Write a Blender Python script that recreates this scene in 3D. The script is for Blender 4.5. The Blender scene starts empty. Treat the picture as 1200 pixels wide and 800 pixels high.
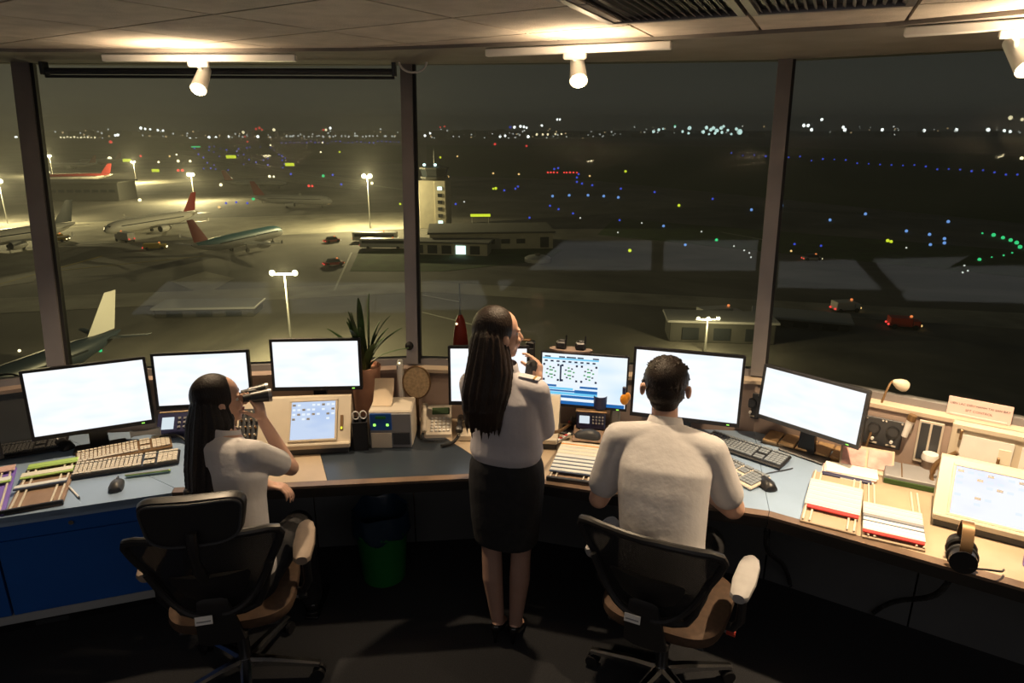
import bpy, bmesh, math, random
from mathutils import Vector, Matrix

# ------------------------------------------------------------------ camera, sky, lights, exposure
SC = bpy.context.scene
COL = SC.collection
R = math.radians
random.seed(7)
CAM_Z = 2.37
PITCH = math.atan(0.3125)
cam_data = bpy.data.cameras.new('camera')
cam_data.sensor_width = 36.0
cam_data.lens = 24.0
cam_data.clip_start = 0.05
cam_data.clip_end = 12000.0
cam = bpy.data.objects.new('camera', cam_data)
cam.location = (0, 0, CAM_Z)
cam.rotation_euler = (math.pi / 2 - PITCH, 0, 0)
COL.objects.link(cam)
SC.camera = cam

world = bpy.data.worlds.new('night_sky')
SC.world = world
world.use_nodes = True
wn = world.node_tree
bg = wn.nodes['Background']
tc = wn.nodes.new('ShaderNodeTexCoord')
sx = wn.nodes.new('ShaderNodeSeparateXYZ')
rp = wn.nodes.new('ShaderNodeValToRGB')
wn.links.new(tc.outputs['Generated'], sx.inputs[0])
wn.links.new(sx.outputs['Z'], rp.inputs[0])
wn.links.new(rp.outputs[0], bg.inputs['Color'])
els = rp.color_ramp.elements
els[0].position = 0.0
els[0].color = (0.040, 0.039, 0.033, 1)
els[1].position = 0.5
els[1].color = (0.012, 0.014, 0.015, 1)
e = els.new(0.12)
e.color = (0.020, 0.022, 0.020, 1)
bg.inputs['Strength'].default_value = 1.0

SC.view_settings.view_transform = 'Standard'
SC.view_settings.look = 'None'
SC.view_settings.gamma = 1.0
SC.view_settings.use_curve_mapping = False
SC.view_settings.exposure = 0.0

WARM = (1.0, 0.74, 0.46)
NEUTRAL = (1.0, 0.86, 0.70)
SODIUM = (1.0, 0.81, 0.40)


def lamp(name, kind, loc, power, color, aim=None, size=0.05, angle=90, blend=0.5):
    d = bpy.data.lights.new(name, kind)
    d.energy = power
    d.color = color
    if kind in ('POINT', 'SPOT'):
        d.shadow_soft_size = size
    if kind == 'SPOT':
        d.spot_size = R(angle)
        d.spot_blend = blend
    o = bpy.data.objects.new(name, d)
    COL.objects.link(o)
    o.location = loc
    if aim is not None:
        o.rotation_euler = (Vector(aim) - Vector(loc)).to_track_quat('-Z', 'Y').to_euler()
    return o


# unseen fill panels added behind the camera to light people's backs (frames below)
REAR_FILLS = [(-3.0, -0.80, 2.70), (-0.4, -0.80, 2.70), (2.1, -0.80, 2.70)]
for loc_ in REAR_FILLS:
    lo = lamp('rear_fill_light', 'AREA', loc_, 11, (1.0, 0.92, 0.90), (loc_[0], loc_[1] + 1.2, 0.0))
    lo.data.shape = 'RECTANGLE'
    lo.data.size = 2.35
    lo.data.size_y = 1.15

# ------------------------------------------------------------------ helpers: a photo pixel as a ray onto a real plane
CP, SP = math.cos(PITCH), math.sin(PITCH)


def ray(px, py):
    s, v = (px - 600) / 800.0, (400 - py) / 800.0
    return Vector((s, CP + v * SP, -SP + v * CP))


def U(px, py, z):
    d = ray(px, py)
    t = (z - CAM_Z) / d.z
    return Vector((d.x * t, d.y * t, z))


def UY(px, py, y):
    d = ray(px, py)
    t = y / d.y
    return Vector((d.x * t, y, CAM_Z + d.z * t))


GROUND_Z = -29.6


def G(px, py):
    return U(px, py, GROUND_Z)


DESK_Z = 0.75


def D(px, py):
    return U(px, py, DESK_Z)


# ------------------------------------------------------------------ materials
MATS = {}


def material(name, color, rough=0.5, metal=0.0, noise=0.0, scale=20.0, bump=0.0, bscale=60.0, emit=None, estr=0.0,
             spec=0.5, stretch=None, color2=None, coat=0.0, alpha=1.0):
    m = bpy.data.materials.new(name)
    m.use_nodes = True
    nt = m.node_tree
    b = nt.nodes['Principled BSDF']
    b.inputs['Roughness'].default_value = rough
    b.inputs['Metallic'].default_value = metal
    b.inputs['Specular IOR Level'].default_value = spec
    b.inputs['Coat Weight'].default_value = coat
    b.inputs['Alpha'].default_value = alpha
    b.inputs['Base Color'].default_value = (*color, 1)
    vec = None
    if noise > 0 or bump > 0 or color2:
        t = nt.nodes.new('ShaderNodeTexCoord')
        mp = nt.nodes.new('ShaderNodeMapping')
        if stretch:
            mp.inputs['Scale'].default_value = stretch
        nt.links.new(t.outputs['Object'], mp.inputs[0])
        vec = mp.outputs[0]
    if noise > 0 or color2:
        n = nt.nodes.new('ShaderNodeTexNoise')
        n.inputs['Scale'].default_value = scale
        n.inputs['Detail'].default_value = 5
        nt.links.new(vec, n.inputs['Vector'])
        rr = nt.nodes.new('ShaderNodeValToRGB')
        c2 = color2 or tuple(min(1, c * (1 + noise)) for c in color)
        c1 = color if color2 else tuple(c * (1 - noise) for c in color)
        rr.color_ramp.elements[0].color = (*c1, 1)
        rr.color_ramp.elements[1].color = (*c2, 1)
        rr.color_ramp.elements[0].position = 0.35
        rr.color_ramp.elements[1].position = 0.65
        nt.links.new(n.outputs['Fac'], rr.inputs[0])
        nt.links.new(rr.outputs[0], b.inputs['Base Color'])
    if bump > 0:
        n2 = nt.nodes.new('ShaderNodeTexNoise')
        n2.inputs['Scale'].default_value = bscale
        n2.inputs['Detail'].default_value = 4
        nt.links.new(vec, n2.inputs['Vector'])
        bm = nt.nodes.new('ShaderNodeBump')
        bm.inputs['Strength'].default_value = bump
        bm.inputs['Distance'].default_value = 0.02
        nt.links.new(n2.outputs['Fac'], bm.inputs['Height'])
        nt.links.new(bm.outputs[0], b.inputs['Normal'])
    if emit:
        b.inputs['Emission Color'].default_value = (*emit, 1)
        b.inputs['Emission Strength'].default_value = estr
    MATS[name] = m
    return m


def light_source(name, color, strength, sample=False):
    m = bpy.data.materials.new(name)
    m.use_nodes = True
    nt = m.node_tree
    for n in list(nt.nodes):
        nt.nodes.remove(n)
    out = nt.nodes.new('ShaderNodeOutputMaterial')
    em = nt.nodes.new('ShaderNodeEmission')
    em.inputs['Color'].default_value = (*color, 1)
    em.inputs['Strength'].default_value = strength
    nt.links.new(em.outputs[0], out.inputs['Surface'])
    if not sample:
        m.cycles.emission_sampling = 'NONE'
    MATS[name] = m
    return m


def glass_material():
    m = bpy.data.materials.new('window_glass')
    m.use_nodes = True
    nt = m.node_tree
    for n in list(nt.nodes):
        nt.nodes.remove(n)
    out = nt.nodes.new('ShaderNodeOutputMaterial')
    tr = nt.nodes.new('ShaderNodeBsdfTransparent')
    tr.inputs['Color'].default_value = (0.93, 0.95, 0.94, 1)
    gl = nt.nodes.new('ShaderNodeBsdfGlossy')
    gl.inputs['Roughness'].default_value = 0.03
    gl.inputs['Color'].default_value = (0.8, 0.85, 0.85, 1)
    fr = nt.nodes.new('ShaderNodeFresnel')
    fr.inputs['IOR'].default_value = 1.235
    mx = nt.nodes.new('ShaderNodeMixShader')
    nt.links.new(fr.outputs[0], mx.inputs[0])
    nt.links.new(tr.outputs[0], mx.inputs[1])
    nt.links.new(gl.outputs[0], mx.inputs[2])
    nt.links.new(mx.outputs[0], out.inputs['Surface'])
    MATS['glass'] = m
    return m


def screen_material(name, c1, c2, strength, scale=6.0):
    m = light_source(name, c1, strength, sample=True)
    nt = m.node_tree
    em = [n for n in nt.nodes if n.type == 'EMISSION'][0]
    t = nt.nodes.new('ShaderNodeTexCoord')
    mp = nt.nodes.new('ShaderNodeMapping')
    mp.inputs['Scale'].default_value = (1, 1, 3)
    n = nt.nodes.new('ShaderNodeTexNoise')
    n.inputs['Scale'].default_value = scale
    n.inputs['Detail'].default_value = 1
    rr = nt.nodes.new('ShaderNodeValToRGB')
    rr.color_ramp.elements[0].color = (*c1, 1)
    rr.color_ramp.elements[0].position = 0.45
    rr.color_ramp.elements[1].color = (*c2, 1)
    rr.color_ramp.elements[1].position = 0.7
    nt.links.new(t.outputs['Object'], mp.inputs[0])
    nt.links.new(mp.outputs[0], n.inputs['Vector'])
    nt.links.new(n.outputs['Fac'], rr.inputs[0])
    nt.links.new(rr.outputs[0], em.inputs['Color'])
    return m


def mesh_fabric():
    m = material('mesh_fabric', (0.012, 0.012, 0.014), 0.8)
    nt = m.node_tree
    b = nt.nodes['Principled BSDF']
    out = [n for n in nt.nodes if n.type == 'OUTPUT_MATERIAL'][0]
    t = nt.nodes.new('ShaderNodeTexCoord')
    w = nt.nodes.new('ShaderNodeTexChecker')
    w.inputs['Scale'].default_value = 330
    nt.links.new(t.outputs['Object'], w.inputs['Vector'])
    mt = nt.nodes.new('ShaderNodeMath')
    mt.operation = 'MULTIPLY_ADD'
    mt.inputs[1].default_value = 0.22
    mt.inputs[2].default_value = 0.04
    nt.links.new(w.outputs['Fac'], mt.inputs[0])
    tr = nt.nodes.new('ShaderNodeBsdfTransparent')
    mx = nt.nodes.new('ShaderNodeMixShader')
    nt.links.new(mt.outputs[0], mx.inputs[0])
    nt.links.new(b.outputs[0], mx.inputs[1])
    nt.links.new(tr.outputs[0], mx.inputs[2])
    nt.links.new(mx.outputs[0], out.inputs['Surface'])
    return m


def hair_material(name, c1, c2, comb=(190, 190, 3)):
    m = material(name, c1, 0.45, spec=0.26)
    nt = m.node_tree
    b = nt.nodes['Principled BSDF']
    t = nt.nodes.new('ShaderNodeTexCoord')
    mp = nt.nodes.new('ShaderNodeMapping')
    mp.inputs['Scale'].default_value = comb
    n = nt.nodes.new('ShaderNodeTexNoise')
    n.inputs['Scale'].default_value = 1.0
    n.inputs['Detail'].default_value = 5
    rr = nt.nodes.new('ShaderNodeValToRGB')
    rr.color_ramp.elements[0].color = (*c1, 1)
    rr.color_ramp.elements[1].color = (*c2, 1)
    bm = nt.nodes.new('ShaderNodeBump')
    bm.inputs['Strength'].default_value = 0.6
    bm.inputs['Distance'].default_value = 0.006
    nt.links.new(t.outputs['Object'], mp.inputs[0])
    nt.links.new(mp.outputs[0], n.inputs['Vector'])
    nt.links.new(n.outputs['Fac'], rr.inputs[0])
    nt.links.new(rr.outputs[0], b.inputs['Base Color'])
    nt.links.new(n.outputs['Fac'], bm.inputs['Height'])
    nt.links.new(bm.outputs[0], b.inputs['Normal'])
    return m


def asphalt_material():
    m = material('apron_concrete', (0.16, 0.155, 0.14), 0.85)
    nt = m.node_tree
    b = nt.nodes['Principled BSDF']
    t = nt.nodes.new('ShaderNodeTexCoord')
    n = nt.nodes.new('ShaderNodeTexNoise')
    n.inputs['Scale'].default_value = 0.02
    n.inputs['Detail'].default_value = 9
    n.inputs['Roughness'].default_value = 0.62
    n.inputs['Distortion'].default_value = 0.8
    rr = nt.nodes.new('ShaderNodeValToRGB')
    rr.color_ramp.elements[0].position = 0.36
    rr.color_ramp.elements[0].color = (0.07, 0.068, 0.062, 1)
    rr.color_ramp.elements[1].position = 0.66
    rr.color_ramp.elements[1].color = (0.24, 0.225, 0.19, 1)
    nt.links.new(t.outputs['Object'], n.inputs['Vector'])
    nt.links.new(n.outputs['Fac'], rr.inputs[0])
    nt.links.new(rr.outputs[0], b.inputs['Base Color'])
    return m


glass_material()
mesh_fabric()
asphalt_material()
for a in [
    ('carpet', (0.016, 0.017, 0.021), 0.95, 0, 0.35, 180, 0.4, 400),
    ('wall_paint', (0.10, 0.098, 0.095), 0.8, 0, 0.1, 8),
    ('plaster_band', (0.22, 0.20, 0.18), 0.85, 0, 0.08, 6),
    ('ceiling_tile', (0.58, 0.51, 0.44), 0.9, 0, 0.10, 9, 0.25, 160),
    ('plenum', (0.05, 0.047, 0.045), 0.9),
    ('mullion_metal', (0.30, 0.275, 0.27), 0.45, 0.5, 0.06, 5),
    ('rubber_black', (0.012, 0.012, 0.012), 0.6),
    ('panel_pink', (0.36, 0.27, 0.225), 0.6, 0, 0.06, 7),
    ('ledge_cream', (0.56, 0.45, 0.34), 0.5, 0, 0.05, 7),
    ('laminate_blue', (0.27, 0.37, 0.52), 0.30, 0, 0.05, 5),
    ('laminate_slate', (0.032, 0.042, 0.056), 0.28, 0, 0.08, 5),
    ('laminate_beige', (0.46, 0.36, 0.25), 0.38, 0, 0.10, 4),
    ('wood_edge', (0.17, 0.115, 0.08), 0.35, 0, 0.2, 8),
    ('edge_black', (0.02, 0.018, 0.017), 0.4),
    ('cabinet_blue', (0.010, 0.095, 0.40), 0.42, 0, 0.05, 3),
    ('strip_grey', (0.42, 0.44, 0.46), 0.4, 0.2),
    ('under_panel', (0.105, 0.11, 0.115), 0.6, 0, 0.05, 4),
    ('plastic_black', (0.013, 0.013, 0.015), 0.38),
    ('plastic_dark', (0.04, 0.042, 0.047), 0.45),
    ('plastic_grey', (0.26, 0.26, 0.27), 0.45),
    ('plastic_cream', (0.62, 0.54, 0.42), 0.45, 0, 0.04, 6),
    ('plastic_beige', (0.62, 0.55, 0.45), 0.5, 0, 0.04, 8),
    ('plastic_white', (0.78, 0.76, 0.72), 0.45),
    ('key_cream', (0.66, 0.60, 0.49), 0.5),
    ('key_dark', (0.07, 0.072, 0.075), 0.5),
    ('key_slate', (0.22, 0.25, 0.28), 0.5),
    ('paper_white', (0.84, 0.82, 0.78), 0.8, 0, 0.03, 10),
    ('paper_kraft', (0.62, 0.50, 0.36), 0.8, 0, 0.06, 10),
    ('paper_pink', (0.74, 0.42, 0.38), 0.75, 0, 0.25, 14),
    ('ink', (0.02, 0.016, 0.02), 0.7),
    ('strip_white', (0.74, 0.76, 0.73), 0.6),
    ('strip_cream', (0.78, 0.74, 0.60), 0.6),
    ('strip_green', (0.42, 0.62, 0.16), 0.5),
    ('strip_red', (0.60, 0.04, 0.035), 0.5),
    ('strip_purple', (0.22, 0.14, 0.55), 0.5),
    ('strip_navy', (0.07, 0.10, 0.17), 0.5),
    ('strip_pink', (0.72, 0.50, 0.46), 0.5),
    ('board_brown', (0.30, 0.20, 0.14), 0.6, 0, 0.12, 10),
    ('rail_cream', (0.70, 0.64, 0.52), 0.4),
    ('chrome', (0.62, 0.62, 0.64), 0.2, 1.0),
    ('steel', (0.36, 0.36, 0.37), 0.35, 0.9),
    ('armrest_grey', (0.34, 0.33, 0.33), 0.7, 0, 0.05, 30),
    ('armrest_tan', (0.27, 0.21, 0.165), 0.7, 0, 0.05, 30),
    ('seat_tan', (0.075, 0.042, 0.024), 0.8, 0, 0.15, 40),
    ('chair_black', (0.018, 0.017, 0.018), 0.42),
    ('bin_green', (0.012, 0.15, 0.03), 0.4, 0, 0.05, 6),
    ('bin_liner', (0.012, 0.03, 0.06), 0.35),
    ('pot_pink', (0.56, 0.30, 0.20), 0.6, 0, 0.08, 14),
    ('leaf_green', (0.035, 0.075, 0.022), 0.45, 0, 0.4, 14),
    ('leaf_tip', (0.16, 0.13, 0.05), 0.5),
    ('soil', (0.03, 0.02, 0.015), 0.9),
    ('wicker', (0.52, 0.38, 0.22), 0.7, 0, 0.2, 60),
    ('red_plastic', (0.42, 0.035, 0.02), 0.4),
    ('orange_plastic', (0.85, 0.32, 0.02), 0.4),
    ('navy_plastic', (0.025, 0.028, 0.085), 0.35),
    ('wood_slat', (0.34, 0.22, 0.11), 0.5, 0, 0.2, 20),
    ('bronze', (0.22, 0.13, 0.06), 0.4, 0.4),
    ('skin_light', (0.60, 0.36, 0.26), 0.5, 0, 0.05, 12),
    ('skin_leg', (0.36, 0.22, 0.17), 0.5, 0, 0.05, 12),
    ('lip', (0.45, 0.13, 0.11), 0.4),
    ('eye_white', (0.75, 0.73, 0.70), 0.3),
    ('iris', (0.03, 0.018, 0.012), 0.2),
    ('shirt_white', (0.60, 0.58, 0.585), 0.85, 0, 0.03, 8, 0.35, 9),
    ('shirt_cool', (0.57, 0.545, 0.58), 0.85, 0, 0.03, 8, 0.35, 9),
    ('skirt_black', (0.010, 0.010, 0.012), 0.8, 0, 0.2, 30, 0.3, 14),
    ('trouser_black', (0.011, 0.011, 0.014), 0.8, 0, 0.2, 30, 0.3, 14),
    ('epaulette', (0.05, 0.05, 0.10), 0.6),
    ('gold', (0.6, 0.42, 0.12), 0.35, 0.8),
    ('shoe_black', (0.008, 0.008, 0.009), 0.2),
    ('aircraft_white', (0.74, 0.72, 0.66), 0.4),
    ('aircraft_grey', (0.40, 0.40, 0.39), 0.4),
    ('aircraft_teal', (0.03, 0.16, 0.20), 0.4),
    ('aircraft_red', (0.30, 0.03, 0.025), 0.4),
    ('aircraft_navy', (0.03, 0.045, 0.06), 0.4),
    ('tyre', (0.015, 0.015, 0.015), 0.8),
    ('building_cream', (0.50, 0.46, 0.36), 0.8, 0, 0.1, 0.5),
    ('building_dark', (0.055, 0.055, 0.05), 0.8, 0, 0.1, 0.5),
    ('roof_dark', (0.10, 0.10, 0.09), 0.9, 0, 0.1, 0.4),
    ('window_dark', (0.02, 0.025, 0.03), 0.15),
    ('grass_field', (0.045, 0.085, 0.02), 0.95, 0, 0.3, 0.3),
    ('marking_white', (0.55, 0.54, 0.48), 0.8, 0, 0.2, 1.0),
    ('marking_yellow', (0.55, 0.42, 0.08), 0.8, 0, 0.2, 1.0),
    ('concrete_pale', (0.34, 0.32, 0.26), 0.85, 0, 0.22, 0.15),
    ('mast_metal', (0.35, 0.35, 0.33), 0.5, 0.4),
    ('vehicle_white', (0.62, 0.61, 0.57), 0.4),
    ('vehicle_red', (0.45, 0.05, 0.03), 0.4),
    ('vehicle_yellow', (0.62, 0.45, 0.06), 0.4),
]:
    material(*a)
hair_material('hair_dark', (0.006, 0.005, 0.005), (0.030, 0.022, 0.019))
hair_material('hair_brown', (0.007, 0.005, 0.004), (0.042, 0.026, 0.019))
hair_material('hair_short', (0.007, 0.005, 0.004), (0.024, 0.015, 0.011), (240, 240, 110))
screen_material('screen_white', (0.94, 0.97, 1.0), (0.84, 0.92, 0.99), 1.06)
screen_material('screen_pale', (0.84, 0.92, 0.97), (0.62, 0.80, 0.95), 1.05, 3.0)
screen_material('screen_touch', (0.62, 0.74, 0.95), (0.50, 0.64, 0.92), 0.95)
screen_material('screen_touch_white', (0.88, 0.90, 1.0), (0.80, 0.83, 0.98), 1.1)
light_source('graphic_blue', (0.02, 0.14, 0.42), 1.0)
light_source('graphic_cyan', (0.18, 0.62, 0.92), 1.0)
light_source('graphic_white', (0.85, 0.93, 1.0), 1.0)
light_source('graphic_dark', (0.012, 0.02, 0.05), 1.0)
light_source('graphic_green', (0.06, 0.34, 0.10), 1.0)
light_source('led_green', (0.35, 1.0, 0.12), 1.6)
light_source('led_yellow', (0.9, 1.0, 0.05), 1.4)
light_source('lcd_pale', (0.72, 0.82, 0.88), 0.95)
light_source('bulb', (1.0, 0.80, 0.46), 45.0, sample=True)
light_source('bulb_dim', (1.0, 0.80, 0.46), 6.0)
light_source('lamp_white', (0.95, 1.0, 0.95), 4.0)
light_source('lamp_amber', (1.0, 0.62, 0.22), 1.3)
light_source('lamp_warm', (1.0, 0.86, 0.50), 2.6)
light_source('lamp_flood', (1.0, 0.93, 0.58), 7.0)
light_source('lamp_blue', (0.06, 0.10, 0.85), 0.9)
light_source('lamp_sky', (0.20, 0.42, 0.95), 0.9)
light_source('lamp_green', (0.05, 0.85, 0.28), 0.9)
light_source('lamp_red', (0.95, 0.06, 0.05), 1.4)
light_source('lamp_orange', (1.0, 0.28, 0.08), 1.0)
light_source('lamp_lime', (0.80, 0.95, 0.04), 1.0)
light_source('lamp_cyan', (0.70, 1.0, 0.92), 2.2)
light_source('dot_white', (0.85, 0.88, 0.80), 1.1)
light_source('dot_amber', (0.95, 0.66, 0.33), 0.9)


# ------------------------------------------------------------------ mesh builder
def rotm(rx=0, ry=0, rz=0):
    return Matrix.Rotation(rz, 3, 'Z') @ Matrix.Rotation(ry, 3, 'Y') @ Matrix.Rotation(rx, 3, 'X')


class MB:
    def __init__(self):
        self.v, self.f, self.mi = [], [], []
        self.M = Matrix.Identity(4)

    def at(self, loc=(0, 0, 0), rx=0, ry=0, rz=0):
        self.M = Matrix.Translation(loc) @ rotm(rx, ry, rz).to_4x4()
        return self

    def add(self, vs, fs, mi=0):
        n = len(self.v)
        for p in vs:
            self.v.append(self.M @ Vector(p))
        for f in fs:
            self.f.append(tuple(n + i for i in f))
            self.mi.append(mi)
        return self

    def box(self, c, s, bev=0.0, mi=0):
        hx, hy, hz = s[0] / 2, s[1] / 2, s[2] / 2
        cx, cy, cz = c
        if bev <= 0:
            vs = [(cx + i * hx, cy + j * hy, cz + k * hz) for i in (-1, 1) for j in (-1, 1) for k in (-1, 1)]
            fs = [(0, 1, 3, 2), (4, 6, 7, 5), (0, 4, 5, 1), (2, 3, 7, 6), (0, 2, 6, 4), (1, 5, 7, 3)]
            return self.add(vs, fs, mi)
        b = min(bev, hx * .98, hy * .98, hz * .98)
        vs, idx = [], {}
        for i in (-1, 1):
            for j in (-1, 1):
                for k in (-1, 1):
                    for ax in range(3):
                        p = [i * (hx - (0 if ax == 0 else b)), j * (hy - (0 if ax == 1 else b)), k * (hz - (0 if ax == 2 else b))]
                        idx[(i, j, k, ax)] = len(vs)
                        vs.append((cx + p[0], cy + p[1], cz + p[2]))
        fs = []

        def face(keys, nrm):
            ids = [idx[k] for k in keys]
            a, b_, c_ = (Vector(vs[ids[q]]) for q in (0, 1, 2))
            if (b_ - a).cross(c_ - a).dot(Vector(nrm)) < 0:
                ids.reverse()
            fs.append(tuple(ids))
        for s_ in (-1, 1):
            face([(s_, -1, -1, 0), (s_, 1, -1, 0), (s_, 1, 1, 0), (s_, -1, 1, 0)], (s_, 0, 0))
            face([(-1, s_, -1, 1), (1, s_, -1, 1), (1, s_, 1, 1), (-1, s_, 1, 1)], (0, s_, 0))
            face([(-1, -1, s_, 2), (1, -1, s_, 2), (1, 1, s_, 2), (-1, 1, s_, 2)], (0, 0, s_))
        for p in (-1, 1):
            for q in (-1, 1):
                face([(p, q, -1, 0), (p, q, 1, 0), (p, q, 1, 1), (p, q, -1, 1)], (p, q, 0))
                face([(p, -1, q, 0), (p, 1, q, 0), (p, 1, q, 2), (p, -1, q, 2)], (p, 0, q))
                face([(-1, p, q, 1), (1, p, q, 1), (1, p, q, 2), (-1, p, q, 2)], (0, p, q))
                for r_ in (-1, 1):
                    face([(p, q, r_, 0), (p, q, r_, 1), (p, q, r_, 2)], (p, q, r_))
        return self.add(vs, fs, mi)

    def ring(self, c, u, w, ru, rw, n, ph=0.0, pw=1.0):
        out = []
        for i in range(n):
            a = 2 * math.pi * i / n + ph
            ca, sa = math.cos(a), math.sin(a)
            if pw != 1.0:
                ca = math.copysign(abs(ca) ** pw, ca)
                sa = math.copysign(abs(sa) ** pw, sa)
            out.append(Vector(c) + u * (ru * ca) + w * (rw * sa))
        return out

    def loft(self, rings, caps=True, mi=0, closed=False):
        n = len(rings[0])
        vs = [p for r_ in rings for p in r_]
        fs = []
        m = len(rings)
        for k in range(m if closed else m - 1):
            k2 = (k + 1) % m
            for i in range(n):
                j = (i + 1) % n
                fs.append((k * n + i, k * n + j, k2 * n + j, k2 * n + i))
        if caps and not closed:
            fs.append(tuple(reversed(range(n))))
            fs.append(tuple((m - 1) * n + i for i in range(n)))
        return self.add(vs, fs, mi)

    def cyl(self, p0, p1, r0, r1=None, n=16, mi=0, caps=True):
        p0, p1 = Vector(p0), Vector(p1)
        r1 = r0 if r1 is None else r1
        d = (p1 - p0).normalized()
        u = d.orthogonal().normalized()
        w = d.cross(u)
        return self.loft([self.ring(p0, u, w, r0, r0, n), self.ring(p1, u, w, r1, r1, n)], caps, mi)

    def tube(self, pts, r, n=8, mi=0, closed=False):
        pts = [Vector(p) for p in pts]
        m = len(pts)
        rs = r if isinstance(r, (list, tuple)) else [r] * m
        rings = []
        u = None
        for i in range(m):
            a = pts[i - 1] if (i > 0 or closed) else pts[i]
            b = pts[(i + 1) % m] if (i < m - 1 or closed) else pts[i]
            d = (b - a).normalized()
            u = d.orthogonal().normalized() if u is None else (u - d * u.dot(d)).normalized()
            w = d.cross(u)
            rings.append(self.ring(pts[i], u, w, rs[i], rs[i], n))
        return self.loft(rings, True, mi, closed)

    def lathe(self, prof, n=24, c=(0, 0, 0), mi=0):
        c = Vector(c)
        X, Y, Z = Vector((1, 0, 0)), Vector((0, 1, 0)), Vector((0, 0, 1))
        return self.loft([self.ring(c + Z * z, X, Y, max(r_, 1e-4), max(r_, 1e-4), n) for r_, z in prof], True, mi)

    def ell(self, c, r, nu=20, nv=12, mi=0, rot=None):
        if not isinstance(r, (tuple, list)):
            r = (r, r, r)
        c = Vector(c)
        rot = rot or Matrix.Identity(3)
        vs = [c + rot @ Vector((0, 0, -r[2]))]
        for k in range(1, nv):
            th = math.pi * k / nv - math.pi / 2
            for i in range(nu):
                a = 2 * math.pi * i / nu
                vs.append(c + rot @ Vector((r[0] * math.cos(th) * math.cos(a), r[1] * math.cos(th) * math.sin(a), r[2] * math.sin(th))))
        vs.append(c + rot @ Vector((0, 0, r[2])))
        fs = []
        for i in range(nu):
            j = (i + 1) % nu
            fs.append((0, 1 + j, 1 + i))
            for k in range(nv - 2):
                a, b = 1 + k * nu, 1 + (k + 1) * nu
                fs.append((a + i, a + j, b + j, b + i))
            fs.append((1 + (nv - 2) * nu + i, 1 + (nv - 2) * nu + j, len(vs) - 1))
        return self.add(vs, fs, mi)

    def bone(self, p0, p1, r0, r1=None, n=14, mi=0):
        r1 = r0 if r1 is None else r1
        p0, p1 = Vector(p0), Vector(p1)
        self.cyl(p0, p1, r0, r1, n, mi)
        self.ell(p0, r0, n, 8, mi)
        return self.ell(p1, r1, n, 8, mi)

    def prism(self, poly, z0, z1, mi=0):
        area = sum(poly[i][0] * poly[(i + 1) % len(poly)][1] - poly[(i + 1) % len(poly)][0] * poly[i][1] for i in range(len(poly)))
        if area < 0:
            poly = list(reversed(poly))
        n = len(poly)
        vs = [(p[0], p[1], z0) for p in poly] + [(p[0], p[1], z1) for p in poly]
        fs = [tuple(reversed(range(n))), tuple(range(n, 2 * n))]
        fs += [(i, (i + 1) % n, n + (i + 1) % n, n + i) for i in range(n)]
        return self.add(vs, fs, mi)

    def slab(self, q, t, mi=0):
        # a sheet through the polygon q, with thickness t along its normal
        q = [Vector(p) for p in q]
        nrm = (q[1] - q[0]).cross(q[2] - q[0]).normalized()
        n = len(q)
        vs = [p - nrm * (t / 2) for p in q] + [p + nrm * (t / 2) for p in q]
        fs = [tuple(reversed(range(n))), tuple(range(n, 2 * n))]
        fs += [(i, (i + 1) % n, n + (i + 1) % n, n + i) for i in range(n)]
        return self.add(vs, fs, mi)

    def frame(self, w, h, b, d, y=0.0, z=0.0, bot=None, mi=0):
        # a rectangular ring standing in the local XZ plane, outer size w by h, bars b wide, d deep
        bot = b if bot is None else bot
        o = [(-w / 2, 0), (w / 2, 0), (w / 2, h), (-w / 2, h)]
        i_ = [(-w / 2 + b, bot), (w / 2 - b, bot), (w / 2 - b, h - b), (-w / 2 + b, h - b)]
        vs = []
        for yy in (y, y + d):
            vs += [(p[0], yy, z + p[1]) for p in o] + [(p[0], yy, z + p[1]) for p in i_]
        fs = []
        for k in range(4):
            j = (k + 1) % 4
            fs.append((k, j, 4 + j, 4 + k))
            fs.append((8 + j, 8 + k, 12 + k, 12 + j))
            fs.append((j, k, 8 + k, 8 + j))
            fs.append((4 + k, 4 + j, 12 + j, 12 + k))
        return self.add(vs, fs, mi)

    def mesh(self, name, mats, smooth=True, angle=35):
        me = bpy.data.meshes.new(name)
        me.from_pydata([tuple(p) for p in self.v], [], self.f)
        for m in (mats if isinstance(mats, (list, tuple)) else [mats]):
            me.materials.append(MATS[m])
        if isinstance(mats, (list, tuple)) and len(mats) > 1:
            me.polygons.foreach_set('material_index', self.mi)
        me.update()
        if smooth:
            me.shade_smooth()
            me.set_sharp_from_angle(angle=R(angle))
        return me

    def build(self, name, mats, parent=None, smooth=True, angle=35, label=None, stuff=False):
        o = bpy.data.objects.new(name, self.mesh(name, mats, smooth, angle))
        COL.objects.link(o)
        if parent is not None:
            o.parent = parent
        if label:
            o['label'] = label
        if stuff:
            o['kind'] = 'stuff'
        return o


def tag(o, label, cat, group=None):
    o['label'] = label
    o['category'] = cat
    if group:
        o['group'] = group
    return o


def thing(name, label, cat, loc=(0, 0, 0), rz=0.0, group=None):
    o = bpy.data.objects.new(name, None)
    o.empty_display_size = 0.1
    COL.objects.link(o)
    o.location = loc
    o.rotation_euler = (0, 0, rz)
    return tag(o, label, cat, group)


def structure(o):
    o['kind'] = 'structure'
    return o


def group_root(name, loc=(0, 0, 0)):
    o = bpy.data.objects.new(name, None)
    o.empty_display_size = 0.1
    COL.objects.link(o)
    o.location = loc
    return structure(o)


KIDS = {}


def copy_tree(o, parent=None):
    c = o.copy()
    COL.objects.link(c)
    c.parent = parent
    for ch in o.children:
        copy_tree(ch, c)
    return c


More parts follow.
